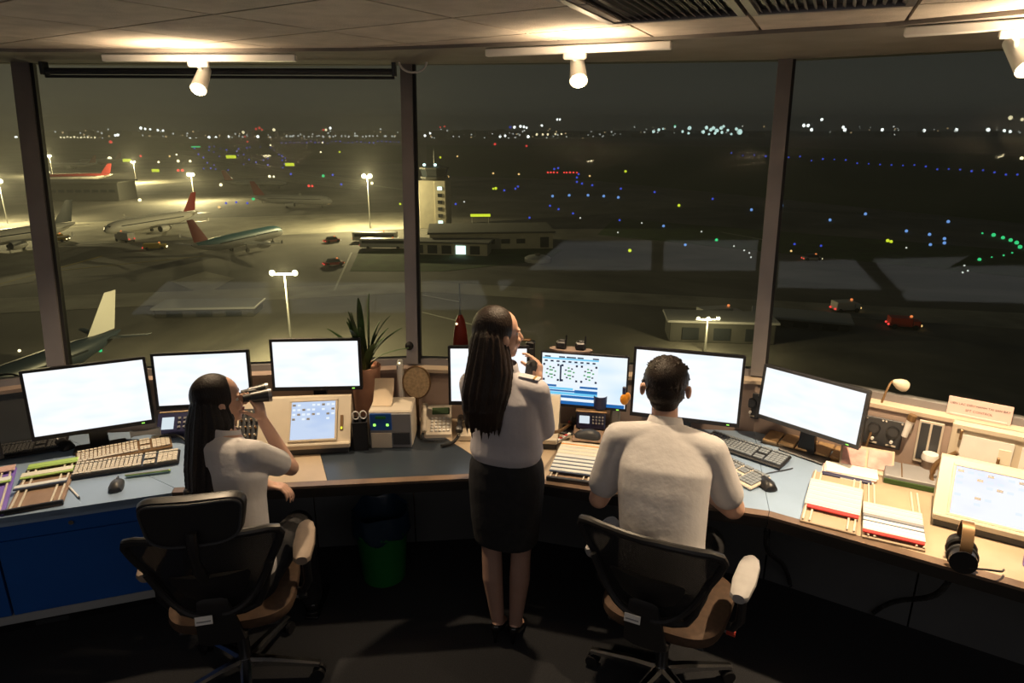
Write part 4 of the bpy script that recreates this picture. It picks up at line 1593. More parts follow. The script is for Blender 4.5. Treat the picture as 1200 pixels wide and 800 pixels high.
# cream cup
p_, rz_ = wall_point(1088, 545, .05)
t_ = thing('paper_cup', 'white topped paper cup beside the dark slotted wall panel', 'cup', (p_.x, p_.y, DESK_Z), rz_)
MB().lathe([(.026, 0), (.034, .085), (.036, .088)], 22).build('cup', 'board_brown', t_)
MB().lathe([(.037, .088), (.037, .10), (.033, .118), (.0, .119)], 22).build('cup_lid', 'plastic_white', t_)

t_ = wall_thing('slotted_panel', 'tall dark panel with two slots on the low wall left of the lit notice board', 'panel', (1088, 518))
MB().box((0, -.004, 0), (.105, .008, .22), .002).build('frame', 'plastic_beige', t_)
for s in (-1, 1):
    MB().box((s * .024, -.0085, .004), (.038, .006, .19), .001).build('slot', 'plastic_dark', t_)

t_ = wall_thing('wall_handset', 'small white handset with a dark head clipped on the low wall', 'handset', (1066, 496), None, 0.0)
MB().box((0, -.01, -.01), (.03, .02, .07), .004).build('holder', 'plastic_beige', t_)
MB().cyl((-.012, -.03, -.06), (.004, -.03, .03), .014, .018, 16).build('grip', 'plastic_white', t_)
MB().cyl((.004, -.03, .028), (.010, -.03, .058), .021, .019, 16).build('head', 'bronze', t_)

# gooseneck desk lamp
b_ = D(1012, 541)
hd = UY(1052, 452, b_.y + .10)
t_ = thing('gooseneck_lamp', 'thin gooseneck lamp with cream head beside the double speaker panel', 'lamp', (b_.x, b_.y + .02, DESK_Z))
hl = hd - t_.location
MB().cyl((0, 0, 0), (0, 0, .02), .045, .04, 24).build('base', 'plastic_dark', t_)
e_ = hl + Vector((-.03, 0, .025))
MB().tube(bez((0, 0, .015), (hl.x * .3, hl.y * .3, hl.z * .55), (hl.x * .55, hl.y * .6, hl.z * 1.08), tuple(e_)), .0055, 8).build('gooseneck', 'bronze', t_)
m = MB()
ax = Vector((.85, -.15, -.32)).normalized()
uu = ax.orthogonal().normalized(); ww = ax.cross(uu)
m.loft([m.ring(e_ + ax * s, uu, ww, r_, r_, 18) for s, r_ in ((0, .008), (.012, .016), (.035, .028), (.06, .032), (.075, .026))])
m.build('lamp_head', 'plastic_cream', t_)
MB().ell(tuple(e_ + ax * .066), (.018, .018, .018), 14, 8).build('bulb', 'plastic_dark', t_)

# lit cream notice board cabinet with sheets
p0, rzw = wall_point(1112, 520)
p1, _ = wall_point(1262, 545)
mid = (p0 + p1) / 2
wd = Vector((p1.x - p0.x, p1.y - p0.y)).length
t_ = thing('notice_cabinet', 'brightly lit cream cabinet with white sheets under the small sign', 'cabinet', (mid.x, mid.y, DESK_Z), rzw)
MB().box((0, -.03, .155), (wd, .06, .29), .004).build('body', 'plastic_cream', t_)
MB().frame(wd, .29, .02, .012, -.070, .01).build('face_frame', 'plastic_cream', t_)
MB().box((-wd * .20, -.0635, .19), (wd * .42, .004, .13)).build('sheet', 'paper_white', t_)
MB().box((-wd * .05, -.066, .185), (wd * .10, .004, .07)).build('sheet', 'strip_cream', t_, label='small yellowish sheet')
MB().box((wd * .25, -.0635, .18), (wd * .36, .004, .14)).build('sheet', 'paper_white', t_)
MB().box((-wd * .17, -.066, .075), (wd * .36, .004, .055)).build('label_card', 'paper_white', t_)
m = MB()
for k in range(7):
    m.box((-wd * .24 + k * wd * .024, -.0685, .082), (wd * .014, .002, .010))
m.build('print', 'vehicle_yellow', t_, stuff=True)
for x, z in ((-wd * .42, .255), (-wd * .09, .155), (wd * .30, .16)):
    MB().box((x, -.072, z), (.012, .014, .05), .003).build('clip', 'bronze', t_)

# sign on the ledge
p0, rzw = wall_point(1109, 484)
c = U(1146, 491, SILL_Z)
sa, sb = U(1108.5, 484, SILL_Z), U(1184, 499, SILL_Z)
c = (sa + sb) / 2
rzs = math.atan2(sb.y - sa.y, sb.x - sa.x)
ws = (sb - sa).length
t_ = thing('desk_sign', 'pink printed sign with two lines of text standing on the window ledge', 'sign', (c.x, c.y, SILL_Z), rzs)
MB().at((0, 0, 0), rx=-.12).box((0, 0, .045), (ws, .006, .09), .001).build('plate', 'strip_pink', t_)
MB().box((0, .02, .006), (ws * .9, .05, .012), .002).build('foot', 'strip_pink', t_)


def lettering(text, size, parent, loc, rx, mat='ink', name='lettering'):
    cu = bpy.data.curves.new('text', 'FONT')
    cu.body = text
    cu.size = size
    cu.align_x = 'CENTER'
    cu.extrude = 0.0006
    cu.resolution_u = 2
    o = bpy.data.objects.new('text', cu)
    COL.objects.link(o)
    dg = bpy.context.evaluated_depsgraph_get()
    me = bpy.data.meshes.new_from_object(o.evaluated_get(dg), depsgraph=dg)
    bpy.data.objects.remove(o)
    me.materials.clear()
    me.materials.append(MATS[mat])
    x = bpy.data.objects.new(name, me)
    COL.objects.link(x)
    x.parent = parent
    x.location = loc
    x.rotation_euler = (rx, 0, 0)
    x['kind'] = 'stuff'
    return x


lettering('LIEN LAC DIEU HANH TAI SAN BAY', .0150, t_, (0, .0035, .055), math.pi / 2 - .12)
lettering('SFT CONTROL', .0165, t_, (0, .0005, .028), math.pi / 2 - .12)

# brown headset hook hanging at the cabinet
p_, rz_ = wall_point(1112, 548, .16)
t_ = thing('handset_hook', 'brown curved handset with a strap hanging at the left end of the lit cabinet', 'handset', p_, rz_)
MB().tube(bez((-.06, -.01, -.04), (-.06, -.01, .03), (-.01, 0, .05), (.02, .0, .085)), [.012] * 15, 8).build('strap', 'bronze', t_)
MB().at((.03, -.005, .02), rz=.3).ell((0, 0, 0), (.042, .022, .030), 18, 10).build('ear_piece', 'board_brown', t_)
MB().tube(bez((-.06, -.01, -.04), (-.065, -.02, -.09), (-.03, -.03, -.09), (-.02, -.03, -.06)), .009, 8).build('hook', 'bronze', t_)
MB().cyl((.02, 0, .02), (.02, .12, .02), .008).build('wall_arm', 'bronze', t_)

# headphones on the desk edge
c = D(1128, 664)
hp = thing('headphones', 'black headphones with a bronze band standing on the edge of the right desk', 'headphones', (c.x, c.y + .02, DESK_Z), R(-28))
for s in (-1, 1):
    m = MB()
    m.at((0, s * .052, .048), rx=math.pi / 2)
    m.cyl((0, 0, -.02), (0, 0, .02), .047, .047, 24)
    m.build('ear_cup', 'plastic_black', hp)
    MB().tube([(.044 * math.cos(a_), s * .028, .048 + .044 * math.sin(a_)) for a_ in [2 * math.pi * i / 20 for i in range(20)]], .011, 8, closed=True).build('ear_pad', 'rubber_black', hp)
arc = [(0, .062 * math.cos(a_), .075 + .10 * math.sin(a_)) for a_ in [math.pi * i / 18 for i in range(19)]]
rings = [[Vector(p) + Vector((x, 0, 0)) + Vector((0, p[1], p[2] - .075)).normalized() * k for x, k in ((-.02, 0), (.02, 0), (.02, .008), (-.02, .008))] for p in arc]
MB().loft(rings).build('headband', 'bronze', hp)
MB().tube(bez((.02, -.07, .03), (.10, -.08, .06), (.13, -.05, .03), (.14, 0, .02)), .004, 6).build('microphone_boom', 'plastic_black', hp)

# coiled cords hanging below the right desk edge
a, b = U(1112, 654, .745), U(1022, 719, .02)
b = Vector((1.62, 2.62, .02)) if False else b
pth = bez(tuple(a + Vector((-.01, -.055, 0.02))), tuple(a + Vector((-.03, -.07, -.25))), tuple(b + Vector((.12, -.05, .22))), tuple(b), 20)
t_ = tag(MB().tube(coil(pth, .009, 62, 7), .0036, 5).build('coiled_cord', 'rubber_black'), 'black coiled cord hanging from the headphones to the floor', 'cord', 'hanging coiled cords')
a = U(903, 617, .69)
b = U(926, 686, .02)
a = a + Vector((0, .03, 0))
pth = bez(tuple(a), tuple(a + Vector((-.02, .0, -.25))), tuple(b + Vector((-.06, 0, .25))), tuple(b), 16)
t_ = tag(MB().tube(coil(pth, .009, 46, 7), .0036, 5).build('coiled_cord', 'rubber_black'), 'black coiled cord hanging under the desk right of the man', 'cord', 'hanging coiled cords')

# purple cup at the right border
c = D(1203, 664)
t_ = thing('plastic_cup', 'purple plastic cup on the tan desk, cut off by the right photo edge', 'cup', (c.x + .02, c.y, DESK_Z))
MB().lathe([(.030, 0), (.036, .09), (.034, .09), (.028, .006), (0, .006)], 22).build('cup', 'strip_purple', t_)
MB().lathe([(.037, .086), (.038, .094), (.033, .094), (.034, .086)], 22).build('rim', 'strip_navy', t_)

# loose cables on the far left desk
a = D(10, 497)
t_ = tag(MB().tube(bez(tuple(a + Vector((-.1, .1, .25))), tuple(a + Vector((.15, .1, .35))), tuple(a + Vector((.2, .05, .05))), tuple(a + Vector((.12, 0, .01))), 18), .006, 6).build('loose_cable', 'rubber_black'),
         'black cable looping behind the left end of the large left monitor', 'cable')

# green bin with dark liner
c = U(447, 688, 0.0)
t_ = thing('waste_bin', 'green plastic waste bin with a dark liner bag under the desk', 'bin', (c.x, c.y + .10, 0))
MB().lathe([(.105, 0), (.115, .008), (.138, .30), (.146, .305), (.146, .318), (.136, .318), (.112, .02), (.0, .018)], 36).build('tub', 'bin_green', t_)
rings = []
for k, (r_, z) in enumerate(((.139, .285), (.150, .30), (.152, .325), (.15, .40), (.147, .43), (.140, .42), (.128, .31), (.10, .16))):
    rings.append([Vector((r_ * (1 + .05 * math.sin(7 * a_ + k)) * math.cos(a_), r_ * (1 + .05 * math.sin(7 * a_ + k)) * math.sin(a_), z + .012 * math.sin(5 * a_ + k * .4))) for a_ in [2 * math.pi * i / 36 for i in range(36)]])
MB().loft(rings, caps=False).build('liner_bag', 'bin_liner', t_)

# ------------------------------------------------------------------ OFFICE CHAIRS
def office_chair(label, loc, rz, headrest, pad, spin=0.0):
    t_ = thing('office_chair', label, 'chair', loc, rz, 'office chairs')
    # five-star base
    MB().cyl((0, 0, .075), (0, 0, .135), .035, .030, 20).build('hub', 'chrome', t_)
    MB().cyl((0, 0, .13), (0, 0, .40), .026, .024, 18).build('column', 'plastic_black', t_)
    for k in range(5):
        a_ = spin + k * 2 * math.pi / 5
        d = Vector((math.cos(a_), math.sin(a_), 0))
        s = Vector((-d.y, d.x, 0))
        rings = []
        for r_, z, hw, hh in ((.025, .11, .026, .024), (.12, .105, .022, .020), (.24, .09, .018, .015), (.325, .078, .016, .012)):
            rings.append([d * r_ + s * (i * hw) + Vector((0, 0, z + j * hh)) for i, j in ((-1, -.7), (-.6, -1), (.6, -1), (1, -.7), (1, .5), (.5, 1), (-.5, 1), (-1, .5))])
        lg = MB().loft(rings).build('base_arm', 'chrome', t_)
        e_ = d * .315
        m = MB()
        for o_ in (-.016, .016):
            m.cyl(tuple(e_ + s * (o_ - .009) + Vector((0, 0, .030))), tuple(e_ + s * (o_ + .009) + Vector((0, 0, .030))), .029, n=16)
        m.cyl(tuple(e_ + s * -.014 + Vector((0, 0, .03))), tuple(e_ + s * .014 + Vector((0, 0, .03))), .016, n=12)
        m.cyl(tuple(e_ + Vector((0, 0, .03))), tuple(e_ + Vector((0, 0, .078))), .009, n=10)
        m.build('caster', 'plastic_black', lg)
    MB().box((0, -.03, .40), (.17, .24, .05), .012).build('tilt_mechanism', 'plastic_black', t_)
    MB().cyl((.08, .02, .40), (.25, .02, .395), .008, n=8).build('lever', 'steel', t_)
    MB().cyl((.25, .02, .395), (.285, .02, .394), .013, n=10).build('lever_knob', 'red_plastic' if not headrest else 'plastic_black', t_)
    # seat
    rings = []
    for z, k in ((.425, .86), (.435, .97), (.455, 1.0), (.480, .985), (.492, .90), (.496, .6)):
        rings.append([Vector((p.x, p.y, z)) for p in MB().ring((0, .03, 0), Vector((1, 0, 0)), Vector((0, 1, 0)), .255 * k, .245 * k, 36, 0, .55)])
    MB().loft(rings).build('seat', 'seat_tan', t_)
    MB().box((0, .02, .418), (.40, .38, .016), .007).build('seat_pan', 'plastic_black', t_)
    # back frame outline (x, z)
    half = [(x_ * .965, .56 + (z_ - .56) * .905) for x_, z_ in [(.0, .560), (.09, .562), (.145, .585), (.175, .65), (.195, .74), (.225, .84), (.262, .925), (.278, .975), (.268, 1.005), (.235, 1.018), (.13, 1.026), (.0, 1.029)]]
    out = [(-x, z) for x, z in reversed(half)][:-1] + half
    out = out[:-1]

    def back_y(x, z):
        return -.255 - .15 * ((z - .55) / .48) ** .9 * 1 + .055 * (x / .27) ** 2 - .025 * math.exp(-((z - .70) / .12) ** 2) * -1
    pts = []
    nseg = len(out)
    for i in range(nseg):
        (x0, z0), (x1, z1) = out[i], out[(i + 1) % nseg]
        for s in range(3):
            x, z = x0 + (x1 - x0) * s / 3, z0 + (z1 - z0) * s / 3
            pts.append((x, back_y(x, z), z))
    MB().tube(pts, .0165, 10, closed=True).build('back_frame', 'chair_black', t_)
    # woven back
    m = MB()
    vs, fs = [], []
    nz, nx = 18, 14

    def halfw(z):
        best = .02
        for i in range(len(half) - 1):
            (x0, z0), (x1, z1) = half[i], half[i + 1]
            if min(z0, z1) <= z <= max(z0, z1) and abs(z1 - z0) > 1e-6:
                best = max(best, x0 + (x1 - x0) * (z - z0) / (z1 - z0))
        return best
    for j in range(nz + 1):
        z = .566 + (.974 - .566) * j / nz
        hw = halfw(z)
        for i in range(nx + 1):
            x = -hw + 2 * hw * i / nx
            vs.append((x, back_y(x, z), z))
    n0 = len(vs)
    vs += [(x, y - .003, z) for x, y, z in vs]
    w_ = nx + 1
    for j in range(nz):
        for i in range(nx):
            a_ = j * w_ + i
            fs.append((a_, a_ + w_, a_ + w_ + 1, a_ + 1))
            fs.append((n0 + a_, n0 + a_ + 1, n0 + a_ + w_ + 1, n0 + a_ + w_))
    for i in range(nx):
        for j, fl in ((0, 0), (nz, 1)):
            a_ = j * w_ + i
            fs.append((a_, a_ + 1, n0 + a_ + 1, n0 + a_) if not fl else (a_ + 1, a_, n0 + a_, n0 + a_ + 1))
    m.add(vs, fs)
    m.build('mesh_back', 'mesh_fabric', t_)
    # lumbar pad, spine and yoke
    rings = []
    for z, hw in ((.66, .07), (.675, .10), (.73, .13), (.785, .145), (.80, .135)):
        rings.append([Vector((x_, back_y(x_, z) - .022 - dy_, z)) for x_, dy_ in ((-hw, 0), (-hw * .5, .012), (0, .016), (hw * .5, .012), (hw, 0), (hw * .5, -.008), (0, -.008), (-hw * .5, -.008))])
    MB().loft(rings).build('lumbar_pad', 'chair_black', t_)
    sp = [(0, -.06, .40), (0, -.20, .41), (0, -.29, .47), (0, -.325, .58), (0, -.345, .68)]
    rings = []
    for (x, y, z), hw, hd in zip(sp, (.06, .075, .085, .075, .055), (.02, .02, .02, .018, .014)):
        rings.append([Vector((x + i * hw, y + j * hd * .4, z + j * hd)) for i, j in ((-1, -.5), (-.6, -1), (.6, -1), (1, -.5), (1, .5), (.6, 1), (-.6, 1), (-1, .5))])
    MB().loft(rings).build('back_spine', 'chair_black', t_)
    for s in (-1, 1):
        MB().tube(bez((s * .03, -.335, .62), (s * .10, -.345, .62), (s * .17, -.30, .68), (s * .215, -.325, .82)), .013, 8).build('back_yoke', 'chair_black', t_)
    MB().at((-.035, -.358, .615), rx=-.18, rz=0.05).box((0, 0, 0), (.062, .003, .034), .001).build('label_sticker', 'paper_white', t_)
    MB().at((-.035, -.3605, .612), rx=-.18, rz=0.05).box((0, 0, 0), (.05, .002, .005)).build('sticker_print', 'plastic_grey', t_)
    for s in (-1, 1):
        MB().tube([(s * .20, .02, .42), (s * .275, .01, .43), (s * .30, .0, .48), (s * .30, 0, .645)], [.018, .018, .019, .017], 10).build('armrest_post', 'plastic_black', t_)
        for k in (-1, 1):
            MB().cyl((s * .30 + k * .018, -.055, .632), (s * .30 + k * .018, -.072, .632), .008, n=10).build('armrest_bolt', 'chrome', t_)
        MB().box((s * .30, -.03, .637), (.055, .09, .02), .006).build('armrest_bracket', 'plastic_black', t_)
        rings = []
        for y, hw in ((-.125, .022), (-.11, .036), (-.02, .046), (.08, .042), (.12, .032), (.13, .018)):
            zc = .668 + .02 * (y + .125) / .25
            rings.append([Vector((s * .30 + hw * math.cos(a_), y, zc + .019 * math.copysign(abs(math.sin(a_)) ** .6, math.sin(a_)))) for a_ in [2 * math.pi * i / 16 for i in range(16)]])
        MB().loft(rings).build('armrest_pad', pad, t_)
    if headrest:
        rings = []
        for y, k in ((-.395, .92), (-.40, .97), (-.42, 1.0), (-.445, .97), (-.452, .90)):
            rr = []
            for p in MB().ring((0, 0, 0), Vector((1, 0, 0)), Vector((0, 0, 1)), .172 * k, .092 * k, 36, 0, .42):
                rr.append(Vector((p.x * (1 + .10 * p.z / .09), y + .03 * (p.x / .17) ** 2, 1.075 + p.z)))
            rings.append(rr)
        hr = MB().loft(rings).build('headrest', 'chair_black', t_)
        MB().tube([(p.x * 1.01, -.455 + .03 * (p.x / .17) ** 2, p.z) for p in [Vector((q.x * (1 + .10 * q.z / .09), 0, 1.075 + q.z)) for q in MB().ring((0, 0, 0), Vector((1, 0, 0)), Vector((0, 0, 1)), .158, .080, 36, 0, .42)]], .005, 6, closed=True).build('piping', 'plastic_dark', hr)
        MB().tube(bez((0, -.40, .83), (0, -.45, .90), (0, -.475, .97), (0, -.455, 1.05)), [.022] * 5 + [.017] * 5 + [.02] * 5, 10).build('headrest_stem', 'chair_black', t_)
    return t_


office_chair('black mesh office chair with headrest under the seated woman', (-1.185, 2.48, 0), R(11), True, 'armrest_tan', R(-8))
office_chair('black mesh office chair without headrest under the man', (0.655, 2.43, 0), R(-29), False, 'armrest_grey', R(38))


# ------------------------------------------------------------------ PEOPLE
def V3(*a):
    return Vector(a)


def torso(mb, secs, n=28):
    """secs: (centre, right axis, fore axis, half width, half depth)"""
    mb.loft([mb.ring(c, r_, f_, a_, b_, n, 0, .86) for c, r_, f_, a_, b_ in secs])


def limb(mb, pts, rad, n=14):
    for i in range(len(pts) - 1):
        mb.bone(pts[i], pts[i + 1], rad[i], rad[i + 1], n)


def hand(mb, wrist, d, nrm, thumb, curl, spread=.10, s=1.0):
    """palm from the wrist along d; nrm is the palm side; thumb is the sideways axis towards the thumb; curl is five bends"""
    d, nrm = d.normalized(), (nrm - d * nrm.dot(d.normalized())).normalized()
    thumb = (thumb - d * thumb.dot(d) - nrm * thumb.dot(nrm)).normalized()
    L = .078 * s
    for k in range(4):
        o = thumb * (.026 - .0175 * k) * s
        mb.bone(wrist + o * .5, wrist + d * L + o, .013 * s, .0105 * s, 10)
    mb.bone(wrist - d * .02, wrist + d * .03 * s, .021 * s, .022 * s, 12)
    lens = (.040, .044, .041, .032)
    for k in range(4):
        p = wrist + d * L + thumb * (.026 - .0175 * k) * s
        dd = (d + thumb * spread * (1 - .66 * k)).normalized()
        for seg in range(3):
            ang = curl[k + 1] * (.55 + .35 * seg)
            q = dd * math.cos(ang) + nrm * math.sin(ang)
            l = lens[k] * s * (1, .68, .52)[seg]
            e_ = p + q * l
            mb.bone(p, e_, (.0088 - .0008 * seg) * s, (.0080 - .0008 * seg) * s, 9)
            p = e_
    p = wrist + d * .022 * s + thumb * .022 * s
    for seg, l in enumerate((.042, .032, .026)):
        q = (thumb * .75 + d * .75 + nrm * (.25 + curl[0] * seg * .6)).normalized()
        e_ = p + q * l * s
        mb.bone(p, e_, (.0115 - .001 * seg) * s, (.0105 - .001 * seg) * s, 9)
        p = e_


def head_parts(mb, M, ear=0.0):
    """skull, jaw, nose, ears, neck stump; head frame: +Y face, +Z up, origin at the middle of the head"""
    mb.M = M
    mb.ell((0, -.012, .030), (.074, .093, .085), 28, 18)
    mb.ell((0, .018, -.022), (.064, .070, .075), 26, 16)
    mb.ell((0, .045, -.068), (.044, .042, .036), 20, 12)
    mb.ell((0, .066, -.088), (.020, .020, .018), 16, 10)
    mb.bone((0, .086, .012), (0, .104, -.022), .009, .0135, 12)
    mb.ell((0, .098, -.026), (.017, .011, .009), 12, 8)
    for s in (-1, 1):
        mb.ell((s * .034, .070, -.022), (.024, .018, .020), 14, 8)
        mb.ell((s * .032, .070, .027), (.026, .012, .009), 14, 8)
        mb.ell((s * (.076 + ear), -.002, -.010), (.008 + ear * .4, .018, .030), 12, 10)
        mb.ell((s * (.081 + ear), -.008, -.002), (.006, .015, .020), 12, 8)
    mb.ell((0, .084, -.049), (.024, .012, .006), 14, 8)
    mb.ell((0, .083, -.059), (.020, .012, .007), 14, 8)
    mb.M = Matrix.Identity(4)


def face_extras(t_, M, body):
    for s in (-1, 1):
        m = MB()
        m.M = M
        m.ell((s * .032, .0615, .008), (.0125, .0125, .0125), 16, 10)
        e_ = m.build('eye', 'eye_white', t_)
        m = MB()
        m.M = M
        m.ell((s * .032, .0700, .008), (.006, .005, .006), 12, 8)
        m.build('iris', 'iris', e_)
        m = MB()
        m.M = M
        m.tube([(s * .016, .0825, .029), (s * .032, .0815, .033), (s * .048, .072, .029)], [.002, .003, .0015], 6)
        m.build('eyebrow', 'hair_dark', t_)
    m = MB()
    m.M = M
    m.ell((0, .0885, -.049), (.021, .010, .0048), 14, 8)
    m.ell((0, .0875, -.058), (.017, .010, .0058), 14, 8)
    from_mesh('lips', fuse(m, .0022, 3), 'lip', t_)


def frame_of(loc, heading, pitch=0.0, roll=0.0):
    # heading is measured clockwise from +Y as seen from above
    return Matrix.Translation(loc) @ Matrix.Rotation(-heading, 4, 'Z') @ Matrix.Rotation(pitch, 4, 'X') @ Matrix.Rotation(roll, 4, 'Y')


def fwd_right(h):
    return Vector((math.sin(h), math.cos(h), 0)), Vector((math.cos(h), -math.sin(h), 0))


UP = Vector((0, 0, 1))


def shift(mesh, origin):
    # meshes are modelled in room coordinates and moved to their person's own origin
    mesh.transform(Matrix.Translation(-Vector(origin)))


def finish(t_):
    inv = Matrix.Translation(-Vector(t_.location))
    done = set()
    for o in [c for c in t_.children_recursive]:
        if o.data and o.data.name not in done:
            o.data.transform(inv)
            done.add(o.data.name)


def strand_hair(name, mat, t_, rings, extra=None, voxel=.0042, smooth=4, n=220, amp=.0062, tips=14):
    """a head of long hair: combed rings from the crown down, with loose locks at the ends"""
    m = MB()
    rr = []
    rnd_ = random.Random(3)
    ph = [rnd_.uniform(0, 6) for _ in range(4)]
    # more rings between the given ones, for a smooth fall
    fine = []
    for i in range(len(rings) - 1):
        for s_ in range(4):
            t = s_ / 4
            (c0, a0, b0, r0), (c1, a1, b1, r1) = rings[i], rings[i + 1]
            fine.append((Vector(c0).lerp(Vector(c1), t), a0 + (a1 - a0) * t, b0 + (b1 - b0) * t, r0 + (r1 - r0) * t))
    fine.append((Vector(rings[-1][0]), *rings[-1][1:]))
    for k, (c, a_, b_, rot) in enumerate(fine):
        u = Vector((math.cos(rot), math.sin(rot), 0))
        w = Vector((-math.sin(rot), math.cos(rot), 0))
        row = []
        for q in [2 * math.pi * i / n for i in range(n)]:
            g = amp * (.5 * math.sin(q * 17 + ph[0] + k * .05) + .35 * math.sin(q * 31 + ph[1] - k * .04) + .4 * math.sin(q * 7 + ph[2]))
            row.append(c + u * math.cos(q) * (a_ + g) + w * math.sin(q) * (b_ + g))
        rr.append(row)
    m.loft(rr)
    (c0, a0, b0, r0), (c1, a1, b1, r1) = rings[-3], rings[-2]
    for k in range(tips):
        q = math.pi * (1.0 + (k + .5) / tips)
        st = Vector(c0) + Vector((math.cos(q) * a0 * .9, math.sin(q) * b0 * .9, 0))
        en = Vector(c1) + Vector((math.cos(q) * a1 * 1.0, math.sin(q) * b1 * .8, -.03 - rnd_.uniform(0, .06)))
        m.tube([st, st.lerp(en, .5) + Vector((0, -.004, 0)), en], [.010, .008, .0025], 8)
    if extra:
        extra(m)
    return from_mesh(name, fuse(m, voxel, smooth), mat, t_)


# ---- the standing woman with the hand microphone
def standing_woman():
    t_ = thing('person', 'standing woman in white shirt and black skirt holding a hand microphone', 'person', (-.02, 2.78, 0), 0, 'people')
    F_, R_ = fwd_right(R(20))
    P = V3(-.025, 2.79, .92)
    ch = V3(-.030, 2.78, 1.20)
    nk = V3(-.040, 2.79, 1.365)
    hc = V3(-.055, 2.815, 1.522)
    Mh = frame_of(hc, R(66), R(-4))
    SCn = V3(-.036, 2.785, 1.288)
    SR, SL = SCn + R_ * .152, SCn - R_ * .152
    ER = V3(.142, 2.83, 1.075)
    WR = V3(.116, 2.888, 1.272)
    HRp = V3(.120, 2.91, 1.320)
    EL = V3(-.165, 2.93, 1.08)
    WL = V3(-.03, 3.02, 1.00)
    b = MB()
    head_parts(b, Mh)
    b.bone(nk - UP * .02, hc + V3(-.005, -.01, -.06), .050, .048, 18)
    torso(b, [(P - UP * .10, R_, F_, .155, .105), (P, R_, F_, .150, .105), (P + UP * .12, R_, F_, .118, .085), (ch, R_, F_, .135, .098), (SCn - UP * .03, R_, F_, .135, .085), (nk - UP * .01, R_, F_, .06, .055)])
    limb(b, [SCn + R_ * .10, SR, ER, WR], [.050, .046, .036, .025])
    limb(b, [SCn - R_ * .10, SL, EL, WL], [.050, .046, .036, .025])
    hand(b, WR, (HRp - WR), V3(-.9, .5, 0), V3(-.2, -.9, .3), (1.2, 1.3, 1.35, 1.4, 1.4), s=1.0)
    hand(b, WL, V3(.8, .5, -.2), V3(0, .2, -1), V3(-.2, .8, 0), (.3, .4, .45, .5, .55), s=.95)
    for s, hem, knee, calf, ank in ((-1, V3(-.092, 2.79, .55), V3(-.096, 2.79, .46), V3(-.092, 2.765, .335), V3(-.068, 2.745, .115)),
                                    (1, V3(.040, 2.78, .55), V3(.042, 2.775, .46), V3(.036, 2.75, .335), V3(.016, 2.735, .11))):
        hip = P + R_ * s * .075
        limb(b, [hip - UP * .05, hem, knee, calf, ank], [.082, .057, .045, .046, .028])
        toe = ank + F_ * .10 - UP * .085
        b.bone(ank - UP * .03, ank + F_ * .05 - UP * .055, .027, .026)
        b.bone(ank + F_ * .05 - UP * .055, toe, .027, .020)
        b.ell(ank - F_ * .02 - UP * .03, .026)
    from_mesh('body', fuse(b, .0048, 7), 'skin_light', t_)
    # stockings over the legs
    for pts in ((V3(-.092, 2.79, .58), V3(-.096, 2.79, .46), V3(-.092, 2.765, .335), V3(-.068, 2.745, .10)),
                (V3(.040, 2.78, .58), V3(.042, 2.775, .46), V3(.036, 2.75, .335), V3(.016, 2.735, .095))):
        st = MB()
        limb(st, pts, [.060, .048, .049, .031])
        from_mesh('stocking', fuse(st, .005, 6), 'skin_leg', t_)
    # shirt
    sh = MB()
    torso(sh, [(P + UP * .035, R_, F_, .155, .118), (P + UP * .075, R_, F_, .168, .130), (P + UP * .14, R_, F_, .158, .120), (ch - UP * .02, R_, F_, .156, .118), (ch + UP * .05, R_, F_, .158, .112), (SCn, R_, F_, .142, .090), (SCn + UP * .035, R_, F_, .10, .070), (nk + UP * .01, R_, F_, .062, .060)])
    limb(sh, [SCn + R_ * .06 + UP * .012, SR, SR.lerp(ER, .5), ER, ER.lerp(WR, .30)], [.058, .058, .058, .055, .046])
    limb(sh, [SCn - R_ * .06 + UP * .012, SL, SL.lerp(EL, .5), EL, EL.lerp(WL, .40)], [.058, .058, .058, .053, .045])
    from_mesh('shirt', fuse(sh, .006, 11), 'shirt_cool', t_)
    cl = MB()
    cl.loft([cl.ring(nk + UP * z + F_ * .004, R_, F_, r_, r_ * .98, 28) for z, r_ in ((-.005, .070), (.03, .064), (.036, .060), (.0, .060))], caps=False)
    cl.build('collar', 'shirt_cool', t_)
    for s, S_ in ((1, SR), (-1, SL)):
        a_ = SCn + R_ * s * .075 + UP * .064
        b_ = S_ + R_ * s * .012 + UP * .055
        d = (b_ - a_)
        m = MB()
        m.loft([[p + F_ * j * .022 + UP * k for j, k in ((-1, 0), (1, 0), (1, .008), (-1, .008))] for p in (a_, b_)])
        m.build('epaulette', 'shirt_cool', t_)
        m = MB()
        q_ = a_.lerp(b_, .72)
        m.loft([[p + F_ * j * .0225 + UP * k for j, k in ((-1, .004), (1, .004), (1, .010), (-1, .010))] for p in (q_, q_ + d * .10)])
        m.build('epaulette_stripe', 'gold', t_)
    # skirt
    sk = MB()
    hemc = V3(-.028, 2.785, .530)
    torso(sk, [(hemc, R_, F_, .148, .112), (hemc + UP * .012, R_, F_, .152, .116), (V3(-.028, 2.785, .66), R_, F_, .165, .125), (P - UP * .08, R_, F_, .176, .134), (P, R_, F_, .170, .128), (P + UP * .05, R_, F_, .152, .116), (P + UP * .062, R_, F_, .148, .112)])
    from_mesh('skirt', fuse(sk, .007, 4), 'skirt_black', t_)
    # shoes
    for ank in (V3(-.068, 2.745, .115), V3(.016, 2.735, .11)):
        so = MB()
        so.bone(ank + F_ * .045 - UP * .062, ank + F_ * .105 - UP * .088, .030, .024)
        so.bone(ank - F_ * .022 - UP * .035, ank + F_ * .045 - UP * .062, .029, .030)
        so.bone(ank - F_ * .030 - UP * .03, ank - F_ * .036 - V3(0, 0, ank.z - .006), .016, .008)
        from_mesh('shoe', fuse(so, .005, 4), 'shoe_black', t_)
